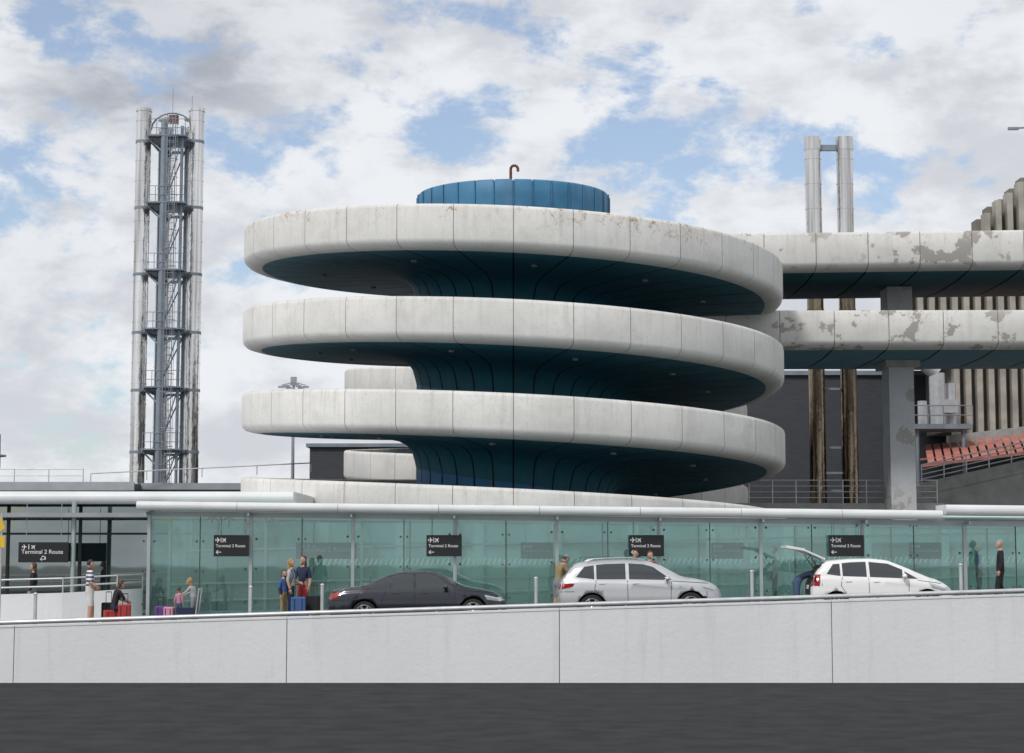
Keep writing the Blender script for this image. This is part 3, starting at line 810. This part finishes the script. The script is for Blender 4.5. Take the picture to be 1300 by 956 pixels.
    for i,ax in enumerate(spec['axles']):
        for s in (-1,1):
            wm=MB(); r=spec['wr']; y=s*(W/2-.13)
            wm.lathe([(r*.66,-.10),(r*.72,-.105),(r*.93,-.105),(r,-.07),(r,.07),(r*.93,.105),(r*.72,.105),(r*.66,.10)],(ax,y,r),'y',32,0)
            wm.lathe([(0,s*.02),(r*.60,s*.02),(r*.66,s*.06),(r*.69,s*.105)],(ax,y,r),'y',32,2)
            for k in range(7):
                t=2*math.pi*k/7+.2; c,sn=math.cos(t),math.sin(t); pn=Vector((-sn,0,c))
                a=Vector((ax,y+s*.075,r)); b=Vector((ax+r*.66*c,y+s*.09,r+r*.66*sn))
                wm.add([a+pn*.035,a-pn*.035,b-pn*.022,b+pn*.022, a+pn*.035-Vector((0,s*.04,0)),a-pn*.035-Vector((0,s*.04,0)),b-pn*.022-Vector((0,s*.04,0)),b+pn*.022-Vector((0,s*.04,0))],
                       [(0,1,2,3),(0,3,7,4),(1,2,6,5)],1)
            wm.lathe([(0,s*.085),(.055,s*.08),(.06,s*.05)],(ax,y,r),'y',16,1)
            wm.lathe([(r*.655,s*.095),(r*.70,s*.108),(r*.715,s*.10)],(ax,y,r),'y',32,1)
            wm.obj('wheel',[M['tyre'],M['alloy'],M['plastic']],e)
    if spec.get('rails'):
        rm=MB()
        for s in (-1,1):
            P=[]
            for xx in [spec['rails'][0]+ (spec['rails'][1]-spec['rails'][0])*k/10 for k in range(11)]: P.append((xx,s*(W/2-.25),tabv(top,xx)+(.035 if 0<P.__len__()<10 else -.01)))
            rm.pipe(P,.018,6)
        rm.obj('roof_rails',[M['alloy']],e)
    return e
M['lampglass']=mat('headlamp',(.55,.58,.6),.08,.4,var=.2,vscale=8,coat=1)
M['taillight']=mat('tail_lamp',(.35,.012,.012),.15,0,var=.2,vscale=6,coat=1)
def paintm(name,c,metal,rough=.3): return mat(name,c,rough,metal,var=.05,vscale=.8,coat=.8)
P_dark=paintm('dark_metallic_paint',(.014,.017,.028),.3,.25); P_silver=paintm('silver_metallic_paint',(.56,.57,.58),.55,.35); P_white=paintm('white_car_paint',(.80,.80,.79),0,.3)
sedan=dict(L=4.88,W=1.85,wr=.335,axles=(1.02,3.98),
 top=[(0,.62),(.03,.80),(.10,.97),(.2,1.01),(.8,1.07),(1.0,1.11),(1.75,1.40),(2.1,1.455),(2.5,1.465),(2.95,1.42),(3.30,1.24),(3.72,1.02),(4.2,.93),(4.6,.82),(4.8,.68),(4.88,.55)],
 belt=[(0,.6),(.08,.80),(.3,.90),(1,.95),(2.5,.93),(3.7,.90),(4.4,.80),(4.7,.70),(4.88,.5)],
 side=[[(1.12,.985),(1.72,.985),(1.72,1.30),(1.60,1.29)],[(1.76,.985),(2.36,.975),(2.36,1.375),(1.92,1.36),(1.76,1.315)],[(2.44,.975),(3.50,.955),(2.98,1.31),(2.80,1.365),(2.44,1.378)]],
 ws=(2.98,3.68),rs=(.98,1.72),
 seams=[[(2.40,.30),(2.40,.95)],[(1.62,.93),(1.50,.65),(1.45,.42)],[(3.46,.30),(3.50,.92)],[(.95,.72),(.05,.70)],[(3.5,.92),(4.45,.83)],[(1.5,.30),(3.45,.30)],[(4.42,.35),(4.42,.6)]],
 trims=[[(1.45,.36),(3.5,.34)]],
 handles=[(1.78,.86),(2.6,.85)],head=[[(4.36,.64),(4.74,.58),(4.74,.66),(4.30,.77)]],tail=[[(.04,.72),(.34,.78),(.42,.90),(.10,.90)]],hz=(.60,.70),tz=(.74,.88),mir=(3.25,1.0))
suv=dict(L=4.5,W=1.86,wr=.355,axles=(.92,3.62),
 top=[(0,.72),(.03,.95),(.08,1.08),(.16,1.20),(.45,1.54),(.6,1.60),(1.2,1.645),(1.9,1.65),(2.5,1.60),(2.85,1.47),(3.38,1.16),(3.8,1.08),(4.2,.98),(4.4,.82),(4.5,.62)],
 belt=[(0,.7),(.04,.93),(.1,1.04),(.3,1.10),(1.3,1.07),(3.3,1.00),(4.0,.94),(4.3,.84),(4.5,.58)],
 side=[[(.50,1.19),(1.0,1.12),(1.0,1.50),(.74,1.47)],[(1.06,1.115),(1.86,1.10),(1.86,1.535),(1.3,1.53),(1.06,1.51)],[(1.95,1.10),(3.12,1.055),(2.62,1.42),(2.36,1.50),(1.95,1.535)]],
 ws=(2.62,3.34),rs=(.14,.46),
 seams=[[(1.90,.36),(1.90,1.08)],[(1.05,1.10),(1.00,.85),(1.32,.50)],[(3.06,.36),(3.10,1.04)],[(.45,.80),(.06,.80)],[(3.12,1.03),(4.1,.95)],[(4.06,.42),(4.06,.75)]],
 trims=[[(1.35,.33),(3.15,.33)],[(1.32,.40),(3.18,.40)],[(.03,.45),(.45,.42)],[(4.1,.36),(4.4,.40)]],chrome=[[(.55,1.17),(1.05,1.10),(3.12,1.04)]],
 handles=[(1.12,.99),(2.05,.98)],head=[[(3.98,.80),(4.34,.72),(4.36,.82),(3.90,.93)]],tail=[[(.05,.86),(.40,.93),(.46,1.02),(.08,1.03)]],hz=(.74,.86),tz=(.88,1.0),mir=(2.98,1.10),rails=(.8,2.4))
hatch=dict(L=3.92,W=1.70,wr=.305,axles=(.66,3.14),open=True,
 top=[(0,.66),(.03,.92),(.08,1.05),(.18,1.22),(.38,1.46),(.6,1.50),(1.1,1.53),(1.7,1.53),(2.15,1.47),(2.6,1.28),(3.2,1.00),(3.5,.90),(3.75,.74),(3.92,.52)],
 belt=[(0,.64),(.04,.90),(.1,1.0),(.3,1.04),(1.2,.99),(2.8,.90),(3.3,.83),(3.7,.70),(3.92,.48)],
 side=[[(.42,1.12),(.80,1.06),(.80,1.40),(.62,1.39)],[(.86,1.055),(1.52,1.02),(1.52,1.435),(1.1,1.43),(.86,1.41)],[(1.60,1.015),(2.50,.96),(2.50,1.20),(2.12,1.37),(1.60,1.43)],[(2.56,.955),(2.92,.935),(2.56,1.15)]],
 ws=(2.2,3.1),rs=(.12,.40),
 seams=[[(1.56,.30),(1.56,1.0)],[(.84,1.04),(.80,.8),(.98,.50)],[(2.62,.30),(2.66,.94)],[(2.9,.90),(3.55,.80)],[(.06,.55),(.3,.55)],[(3.48,.4),(3.48,.6)]],trims=[[(1.0,.29),(2.75,.29)]],
 handles=[(.92,.90),(1.68,.88)],head=[[(3.30,.68),(3.70,.58),(3.74,.66),(3.18,.84)]],tail=[[(.03,.82),(.22,.80),(.26,1.12),(.10,1.12)]],hz=(.60,.70),tz=(.80,1.05),mir=(2.52,1.02))
car('parked_sedan_car',sedan,P_dark,(-5.03,54.95,road_z(-5.03)))
car('parked_suv_car',suv,P_silver,(1.27,54.95,road_z(1.27)))
hc=car('parked_hatchback_car',hatch,P_white,(8.20,54.95,road_z(8.20)))
tg=MB(); a=Vector((.42,0,1.50)); b=Vector((-.62,0,1.90)); w0,w1=.52,.58
def tgp(t,y,o): q=a+(b-a)*t; return (q.x+o*.35,y,q.z+o)
tg.add([tgp(0,-w0,0),tgp(0,w0,0),tgp(.55,w1,.05),tgp(.55,-w1,.05),tgp(0,-w0,.03),tgp(0,w0,.03),tgp(.55,w1,.08),tgp(.55,-w1,.08)],[(0,1,2,3),(4,5,6,7),(0,1,5,4),(1,2,6,5),(2,3,7,6),(3,0,4,7)],1)
tg.add([tgp(.55,-w1,.05),tgp(.55,w1,.05),tgp(1.0,w1,-.04),tgp(1.0,-w1,-.04),tgp(.55,-w1,.11),tgp(.55,w1,.11),tgp(1.0,w1,.03),tgp(1.0,-w1,.03)],[(0,1,2,3),(4,5,6,7),(0,1,5,4),(1,2,6,5),(2,3,7,6),(3,0,4,7)],0)
for s in (-1,1):
    tg.cyl((.30,s*.5,1.20),(.02,s*.52,1.66),.012,n=6,mi=2)
    tg.cyl(tgp(0,s*w0,.02),tgp(.56,s*w1,.06),.03,n=8,mi=0)
tg.obj('open_tailgate',[P_white,M['carglass'],M['plastic']],hc)

# ------------------------------------------------------------------ people
M['skin']=mat('skin',(.50,.30,.21),.55,var=.08,vscale=10)
def cloth(n,c): return mat('cloth_'+n,c,.9,var=.2,vscale=8)
def stripes():
    m,nt,b=newmat('cloth_striped_polo'); b.inputs['Roughness'].default_value=.9
    s=nt.nodes.new('ShaderNodeSeparateXYZ'); nt.links.new(coord(nt),s.inputs[0])
    f=math_(nt,'GREATER_THAN',math_(nt,'FRACT',math_(nt,'MULTIPLY',s.outputs[2],9.0)),.55)
    nt.links.new(mixc(nt,f,(.66,.67,.7),(.03,.045,.10)),b.inputs['Base Color']); return m
C=dict(navy=cloth('navy',(.02,.03,.07)),grey=cloth('grey',(.22,.23,.25)),tan=cloth('tan',(.27,.20,.11)),white=cloth('white',(.62,.62,.62)),black=cloth('black',(.015,.015,.017)),
 blue=cloth('blue',(.05,.12,.30)),red=cloth('red',(.40,.04,.04)),stripe=stripes(),denim=cloth('denim',(.06,.10,.18)),pink=cloth('pink',(.55,.25,.35)),skin=M['skin'],lgrey=cloth('light_grey',(.42,.43,.45)),purple=cloth('purple',(.14,.06,.25)))
HAIR=dict(dark=mat('hair_dark',(.02,.014,.01),.6),blond=mat('hair_blond',(.33,.21,.09),.6),brown=mat('hair_brown',(.07,.04,.02),.6),greyh=mat('hair_grey',(.3,.3,.3),.6))
BASE=dict(pel=(0,0,.95),spi=(0,.01,1.12),che=(0,0,1.32),nek=(0,-.01,1.47),hdb=(0,.0,1.55),
 shL=(-.165,-.01,1.42),elL=(-.225,-.03,1.14),wrL=(-.235,.05,.89),shR=(.165,-.01,1.42),elR=(.225,-.03,1.14),wrR=(.235,.05,.89),
 hpL=(-.085,0,.90),knL=(-.10,.02,.50),anL=(-.11,-.02,.09),toL=(-.125,.13,.035),hpR=(.085,0,.90),knR=(.10,.02,.50),anR=(.11,-.02,.09),toR=(.125,.13,.035))
RAD=dict(pel=.128,spi=.118,che=.135,nek=.060,hdb=.052,shL=.072,elL=.050,wrL=.031,hpL=.100,knL=.066,anL=.046,toL=.040)
def person(name,x,y,yaw,H=1.75,J={},top='navy',sleeve='skin',bottom='denim',shin=None,shoe='black',hair='dark',z=None,cap=None,longhair=False,headtilt=0.0,build=1.0,bag=None,top2=None):
    P={k:Vector(v) for k,v in BASE.items()}
    for k,v in J.items(): P[k]=Vector(v)
    names=list(P); idx={k:i for i,k in enumerate(names)}
    E=[('pel','spi'),('spi','che'),('che','nek'),('nek','hdb')]
    for s in 'LR': E+=[('che','sh'+s),('sh'+s,'el'+s),('el'+s,'wr'+s),('pel','hp'+s),('hp'+s,'kn'+s),('kn'+s,'an'+s),('an'+s,'to'+s)]
    me=bpy.data.meshes.new('b'); me.from_pydata([P[k] for k in names],[(idx[a],idx[b]) for a,b in E],[])
    ob=bpy.data.objects.new('tmp',me); SC.collection.objects.link(ob)
    ob.modifiers.new('s','SKIN'); 
    for k,i in idx.items():
        r=RAD.get(k) or RAD[k[:2]+'L']; 
        r*=build
        me.skin_vertices[0].data[i].radius=(r,r*(.82 if k in('che','spi') else 1)); me.skin_vertices[0].data[i].use_root=(k=='pel')
    sb=ob.modifiers.new('u','SUBSURF'); sb.levels=2
    dg=bpy.context.evaluated_depsgraph_get(); m2=bpy.data.meshes.new_from_object(ob.evaluated_get(dg)); bpy.data.objects.remove(ob)
    shin=shin or bottom
    mats=[C[top],C[sleeve],C[bottom],C[shin],C[shoe],M['skin']]
    m2.materials.clear()
    for q in mats: m2.materials.append(q)
    reg={}
    for a,b in E:
        if b[:2]=='el': reg[(a,b)]=0
        elif b[:2]=='wr': reg[(a,b)]=1
        elif b[:2]=='hp': reg[(a,b)]=2
        elif b[:2]=='kn': reg[(a,b)]=2
        elif b[:2]=='an': reg[(a,b)]=3
        elif b[:2]=='to': reg[(a,b)]=4
        elif b in('hdb',): reg[(a,b)]=5
        else: reg[(a,b)]=0
    waist=(P['pel']*.65+P['spi']*.35)
    up=(P['spi']-P['pel']).normalized()
    for f in m2.polygons:
        c=f.center; best=9; mi=0
        for (a,b),v in reg.items():
            d=P[b]-P[a]; t=max(0,min(1,(c-P[a]).dot(d)/d.length_squared)); q=(c-P[a]-d*t).length
            if q<best: best=q; mi=v; key=(a,b)
        if key==('pel','spi') and (c-waist).dot(up)<0: mi=2
        f.material_index=mi; f.use_smooth=True
    s=H/1.75
    zz=road_z(x)+.12 if z is None else z
    e=empty(name,(x,y,zz)); e.rotation_euler=(0,0,math.radians(yaw)); e.scale=(s,s,s)
    bo=bpy.data.objects.new('body',m2); SC.collection.objects.link(bo); bo.parent=e
    hd=(P['hdb']-P['nek']).normalized()
    hs=1.25 if H<1.4 else 1.0
    hc=P['hdb']+hd*.115*hs
    R=Matrix.Rotation(-headtilt,3,'X')
    h=MB()
    h.sphere(hc,(.076*hs,.096*hs,.118*hs),0,16,12,R=R)
    def T(a,b,c): return hc+R@Vector((a*hs,b*hs,c*hs))
    h.sphere(T(0,.088,-.07),(.035*hs,.03*hs,.03*hs),0,8,6)
    h.cyl(T(0,.088,.012),T(0,.118,-.022),.008,.014,8,0)
    for q in (-1,1):
        h.sphere(T(q*.031,.084,.008),(.013,.01,.009),2,8,6); h.sphere(T(q*.031,.093,.008),(.006,.005,.006),3,6,5)
        h.sphere(T(q*.078,.0,-.005),(.012,.022,.032),0,8,6)
        h.box(*(lambda v:(v.x-.017,v.x+.017,v.y-.004,v.y+.004,v.z-.003,v.z+.003))(T(q*.031,.090,.03)),3)
    h.sphere(T(0,.092,-.055),(.024,.008,.007),4,8,6)
    if longhair:
        h.sphere(T(0,-.02,.018),(.088*hs,.100*hs,.122*hs),1,16,12,keep=lambda q:not(q.y>.25 and q.z<.45),R=R)
        h.sphere(T(0,-.065,-.12),(.075*hs,.05*hs,.14*hs),1,12,8,R=R)
    else:
        h.sphere(T(0,-.012,.020),(.083*hs,.100*hs,.112*hs),1,16,12,keep=lambda q:(q.z>.42 or (q.y<-.05 and q.z>-.55)),R=R)
    if cap:
        h.sphere(T(0,-.005,.03),(.088*hs,.106*hs,.105*hs),5,16,12,keep=lambda q:q.z>.18,R=R)
        v=T(0,.12,.055); h.sphere(v,(.06,.06,.008),5,12,6)
    h.obj('head',[M['skin'],HAIR[hair],M['white'],C['black'],C['red'],C[cap] if cap else C['black']],e)
    hm=MB()
    for sd,sg in (('L',-1),('R',1)):
        w=P['wr'+sd]; d=(w-P['el'+sd]).normalized(); side=d.cross(Vector((sg*1.0,0,0)))
        if side.length<.2: side=Vector((0,1,0))
        side.normalize(); nrm=side.cross(d).normalized()*(1 if sg<0 else -1)
        if nrm.x*sg>0: nrm=-nrm
        w0=w-d*.015; pe=w+d*.085
        def q8(c,a,b): return [c+side*a+nrm*b,c-side*a+nrm*b,c-side*a-nrm*b,c+side*a-nrm*b]
        hm.add(q8(w0,.024,.017)+q8(w+d*.035,.038,.016)+q8(pe,.040,.012),[(0,1,5,4),(1,2,6,5),(2,3,7,6),(3,0,4,7),(4,5,9,8),(5,6,10,9),(6,7,11,10),(7,4,8,11),(8,9,10,11),(0,1,2,3)],0,True)
        for k,(o,l) in enumerate(((.030,.070),(.010,.080),(-.010,.075),(-.030,.060))):
            a=pe+side*o-d*.008; b=a+d*l*.5+nrm*l*.12; c=b+d*l*.36+nrm*l*.32; hm.cyl(a,b,.0092,.0085,6); hm.cyl(b,c,.0085,.0065,6); hm.sphere(c,(.0066,.0066,.0066),0,6,4)
        a=w+d*.02+side*.034; b=a+side*.026+d*.03+nrm*.01; c=b+d*.028+nrm*.014; hm.cyl(a,b,.012,.010,6); hm.cyl(b,c,.010,.008,6); hm.sphere(c,(.008,.008,.008),0,6,4)
    hm.obj('hands',[M['skin']],e)
    if bag:
        b=MB(); b.sphere((0,-.20,1.25),(.16,.11,.24),0,14,10); b.pipe([(-.13,-.12,1.42),(-.13,.06,1.46),(-.14,.13,1.30),(-.15,.05,1.1)],.018); b.pipe([(.13,-.12,1.42),(.13,.06,1.46),(.14,.13,1.30),(.15,.05,1.1)],.018)
        b.obj('backpack',[C[bag]],e)
    return e
def suitcase(x,y,w,h,d,m,yaw=0,handle=.35,z=None):
    zz=road_z(x)+.12 if z is None else z
    e=empty('suitcase',(x,y,zz)); e.rotation_euler=(0,0,math.radians(yaw))
    me=bpy.data.meshes.new('shell'); bm=bmesh.new(); bmesh.ops.create_cube(bm,size=1)
    for v in bm.verts: v.co=Vector((v.co.x*w,v.co.y*d,v.co.z*h+h/2+.05))
    bmesh.ops.bevel(bm,geom=bm.edges[:],offset=.04,segments=3,affect='EDGES',profile=.6)
    bm.to_mesh(me); bm.free(); me.materials.append(m); o=bpy.data.objects.new('shell',me); SC.collection.objects.link(o); o.parent=e
    b=MB()
    for sx in (-1,1):
        b.cyl((sx*w*.22,d*.3,h),(sx*w*.22,d*.3,h+.05+handle),.009,n=6)
        for sy in (-1,1): b.cyl((sx*w*.38-.012,sy*d*.35,.03),(sx*w*.38+.012,sy*d*.35,.03),.03,n=12)
        b.box(sx*w*.25-.012,sx*w*.25+.012,-d/2-.008,-d/2-.001,.1,h)
    b.cyl((-w*.22,d*.3,h+.05+handle),(w*.22,d*.3,h+.05+handle),.014,n=8)
    b.obj('handle_wheels_ribs',[M['plastic']],e); return e
def X(u,Y): return (u-650)*Y/2528

person('man',X(112,57),57.0,-70,1.80,dict(elR=(.30,-.05,1.17),wrR=(.26,.14,1.02),elL=(-.25,.0,1.15),wrL=(-.22,.20,1.05),knL=(-.12,.08,.50),anL=(-.14,.10,.09),toL=(-.15,.25,.035)),top='stripe',bottom='white',shin='skin',shoe='navy',hair='dark',headtilt=.15,build=1.22)
SIT=dict(pel=(0,0,.50),spi=(0,.04,.66),che=(0,.10,.86),nek=(0,.13,1.01),hdb=(0,.17,1.08),shL=(-.165,.12,.96),elL=(-.21,.26,.74),wrL=(-.10,.44,.66),shR=(.165,.12,.96),elR=(.21,.26,.74),wrR=(.10,.44,.66),
 hpL=(-.09,.02,.46),knL=(-.13,.42,.50),anL=(-.12,.38,.09),toL=(-.13,.52,.035),hpR=(.09,.02,.46),knR=(.13,.42,.50),anR=(.12,.40,.09),toR=(.13,.54,.035))
person('seated_woman',X(143,56.8),56.8,-60,1.66,SIT,top='black',sleeve='skin',bottom='navy',hair='brown',longhair=True,headtilt=.3)
suitcase(X(142,56.8)-.05,56.82,.42,.34,.28,C['red'],20,.0)
suitcase(X(157,56.6),56.6,.34,.5,.22,C['red'],0,.3)
suitcase(X(136,57.4),57.4,.36,.55,.24,C['black'],0,.3)
suitcase(X(203,57),57.0,.34,.42,.22,C['purple'],10,.25); suitcase(X(214,56.7),56.7,.30,.40,.2,C['pink'],-15,.2)
person('child',X(245,56.8),56.8,70,1.22,dict(spi=(0,.05,1.12),che=(0,.10,1.31),nek=(0,.13,1.45),hdb=(0,.16,1.52),shL=(-.16,.1,1.41),shR=(.16,.1,1.41),elL=(-.2,.26,1.22),wrL=(-.17,.48,1.12),elR=(.2,.26,1.22),wrR=(.17,.48,1.12),knR=(.1,.12,.52),anR=(.1,.05,.12),toR=(.11,.2,.04)),top='lgrey',sleeve='lgrey',bottom='grey',hair='blond',longhair=True)
person('child',X(226,57.4),57.4,-20,.95,{},top='pink',sleeve='skin',bottom='denim',hair='brown')
e=empty('luggage_trolley',(X(233,56.7),56.7,road_z(-9.3)+.12)); b=MB()
b.pipe([(-.35,-.25,.12),(.35,-.25,.12),(.35,.25,.12),(-.35,.25,.12),(-.35,-.25,.12)],.02)
for s in (-.25,.25): b.pipe([(.35,s,.12),(.45,s,.95)],.018)
b.cyl((.45,-.27,.95),(.45,.27,.95),.022,n=8)
for sx in (-.3,.3):
    for sy in (-.22,.22): b.cyl((sx,sy-.02,.06),(sx,sy+.02,.06),.06,n=14,mi=1)
b.box(-.2,.3,-.2,.2,.14,.42,2)
b.obj('frame_and_load',[M['galv'],M['tyre'],C['navy']],e)
person('woman',X(368,57),57.0,-100,1.70,dict(elL=(-.23,.05,1.15),wrL=(-.15,.24,1.08)),top='lgrey',sleeve='skin',bottom='navy',hair='blond',longhair=True,bag='denim')
person('woman',X(384,57.6),57.6,150,1.78,dict(elR=(.26,.05,1.15),wrR=(.2,.22,1.0)),top='navy',sleeve='skin',bottom='red',hair='brown',longhair=True,build=1.05)
person('child',X(359,56.8),56.8,-120,1.40,{},top='blue',sleeve='navy',bottom='tan',hair='brown')
suitcase(X(378,56.6),56.6,.42,.60,.26,C['blue'],5,.35); suitcase(X(397,57),57.0,.40,.62,.26,C['black'],-10,.3)
person('man',X(708,56.2),56.1,-60,1.72,dict(spi=(0,.06,1.12),che=(0,.13,1.30),nek=(0,.18,1.43),hdb=(0,.22,1.50),shL=(-.165,.12,1.40),shR=(.165,.12,1.40),elL=(-.22,.26,1.18),wrL=(-.16,.46,1.10),elR=(.22,.26,1.18),wrR=(.16,.46,1.10)),top='tan',sleeve='skin',bottom='grey',shin='skin',hair='brown',cap='grey',headtilt=.4,z=road_z(1.0)+.12,build=1.15)
person('woman',X(808,57.6),57.6,160,1.74,{},top='grey',hair='dark',longhair=True)
person('man',X(826,57.4),57.4,-150,1.70,{},top='red',hair='brown')
BEND=dict(pel=(0,0,.92),spi=(0,.15,1.04),che=(0,.33,1.12),nek=(0,.47,1.16),hdb=(0,.54,1.18),shL=(-.16,.40,1.14),shR=(.16,.40,1.14),elL=(-.2,.52,.90),wrL=(-.16,.72,.82),elR=(.2,.52,.90),wrR=(.16,.72,.82))
person('man',X(1012,55),55.0,-90,1.76,BEND,top='navy',sleeve='navy',bottom='denim',hair='brown',headtilt=1.0,z=road_z(8),build=1.12)
person('man',X(1273,58.3),58.3,80,1.80,dict(knL=(-.10,.10,.50),anL=(-.11,.15,.09),toL=(-.12,.30,.035),anR=(.11,-.15,.10),toR=(.12,-.01,.035)),top='black',sleeve='black',bottom='black',hair='greyh',build=1.2)
person('woman',X(40,60.8),60.8,90,1.70,{},top='black',sleeve='black',bottom='grey',hair='brown',longhair=True,z=1.2)
person('man',X(985,61.5),61.5,90,1.75,{},top='white',sleeve='skin',bottom='navy',hair='dark')
person('woman',X(1245,61.8),61.8,-90,1.68,{},top='blue',sleeve='skin',bottom='black',hair='blond',longhair=True)

# ------------------------------------------------------------------ world, sun, camera
w=bpy.data.worlds.new('World'); SC.world=w; w.use_nodes=True; nt=w.node_tree
bg=nt.nodes['Background']; bg.inputs['Strength'].default_value=.10
sd=Vector((-.50,-.80,0)).normalized(); el=math.radians(47)
sv=Vector((sd.x*math.cos(el),sd.y*math.cos(el),math.sin(el)))
sky=nt.nodes.new('ShaderNodeTexSky'); sky.sky_type='NISHITA'; sky.sun_disc=False; sky.sun_elevation=el; sky.sun_rotation=math.atan2(sd.x,sd.y)
dirv=coord(nt,'Generated')
def blob(az,elv,r,wgt):
    a,e_=math.radians(az),math.radians(elv); c=(math.sin(a)*math.cos(e_),math.cos(a)*math.cos(e_),math.sin(e_))
    n=nt.nodes.new('ShaderNodeVectorMath'); n.operation='DISTANCE'; nt.links.new(dirv,n.inputs[0]); n.inputs[1].default_value=c
    return maprange(nt,n.outputs['Value'],0,math.radians(r),wgt,0,True)
def ssum(l):
    o=l[0]
    for q in l[1:]: o=math_(nt,'ADD',o,q)
    return o
def rawnoise(scale,detail,rough,ms,off=(0,0,0),dist=0):
    mp=nt.nodes.new('ShaderNodeMapping'); mp.inputs['Scale'].default_value=ms; mp.inputs['Location'].default_value=off
    nt.links.new(dirv,mp.inputs['Vector']); n=nt.nodes.new('ShaderNodeTexNoise'); n.inputs['Scale'].default_value=scale; n.inputs['Detail'].default_value=detail; n.inputs['Roughness'].default_value=rough; n.inputs['Distortion'].default_value=dist
    nt.links.new(mp.outputs[0],n.inputs['Vector']); return n.outputs[0]
holes=ssum([blob(-3.2,13.4,2.8,.10),blob(-1.4,12.3,2.6,.11),blob(-4.6,12.0,2.2,.10),blob(2.6,11.8,3.0,.10),blob(5.2,11.5,3.2,.13),blob(8.2,11.4,2.4,.11),blob(10.8,10.3,2.0,.12),blob(-.2,15.4,1.8,.07),blob(-13.8,10.8,2.2,.05)])
n1=rawnoise(16,12,.62,(1,1,1.7),(3.1,1.7,.4),.1)
cov=math_(nt,'SUBTRACT',math_(nt,'ADD',n1,.075),holes)
cf=maprange(nt,cov,.40,.545,0,1,True)
dk=ssum([blob(-10.5,14.6,6.0,.70),blob(-13.5,8.0,3.5,.22),blob(13,15.5,4,.15),blob(-5,15.2,3,.2)])
n2=rawnoise(12,10,.60,(1,1,2.0),(7.3,2.2,5.5),.1)
n3=maprange(nt,n2,.36,.60,1.0,.0,True)
shade=math_(nt,'ADD',math_(nt,'MULTIPLY',n3,.48),math_(nt,'MULTIPLY',dk,math_(nt,'ADD',math_(nt,'MULTIPLY',n3,.4),.6)))
cl=mixc(nt,maprange(nt,shade,0,1.0,0,1),(8.5,8.7,9.05),(4.1,4.4,5.0))
skb=mixc(nt,1.0,sky.outputs[0],(1.15,1.2,1.3),'MULTIPLY')
skc=mixc(nt,.22,skb,(7.3,7.8,8.4))
nt.links.new(mixc(nt,cf,skc,cl),bg.inputs['Color'])
sl=bpy.data.lights.new('sun','SUN'); sl.energy=2.0; sl.angle=math.radians(10); sl.color=(1,.96,.9)
so=bpy.data.objects.new('sun',sl); SC.collection.objects.link(so); so.rotation_euler=(-sv).to_track_quat('-Z','Y').to_euler()
SC.view_settings.view_transform='Standard'; SC.view_settings.look='None'; SC.view_settings.exposure=0
cam=bpy.data.cameras.new('camera'); co=bpy.data.objects.new('camera',cam); SC.collection.objects.link(co)
co.location=(0,0,HC); pitch=math.atan(267/2500); co.rotation_euler=(math.radians(90)+pitch,0,0)
cam.sensor_width=36; cam.lens=36*2500/1300; cam.shift_x=0; cam.shift_y=-45/1300; cam.clip_end=5000; cam.clip_start=.1
SC.camera=co
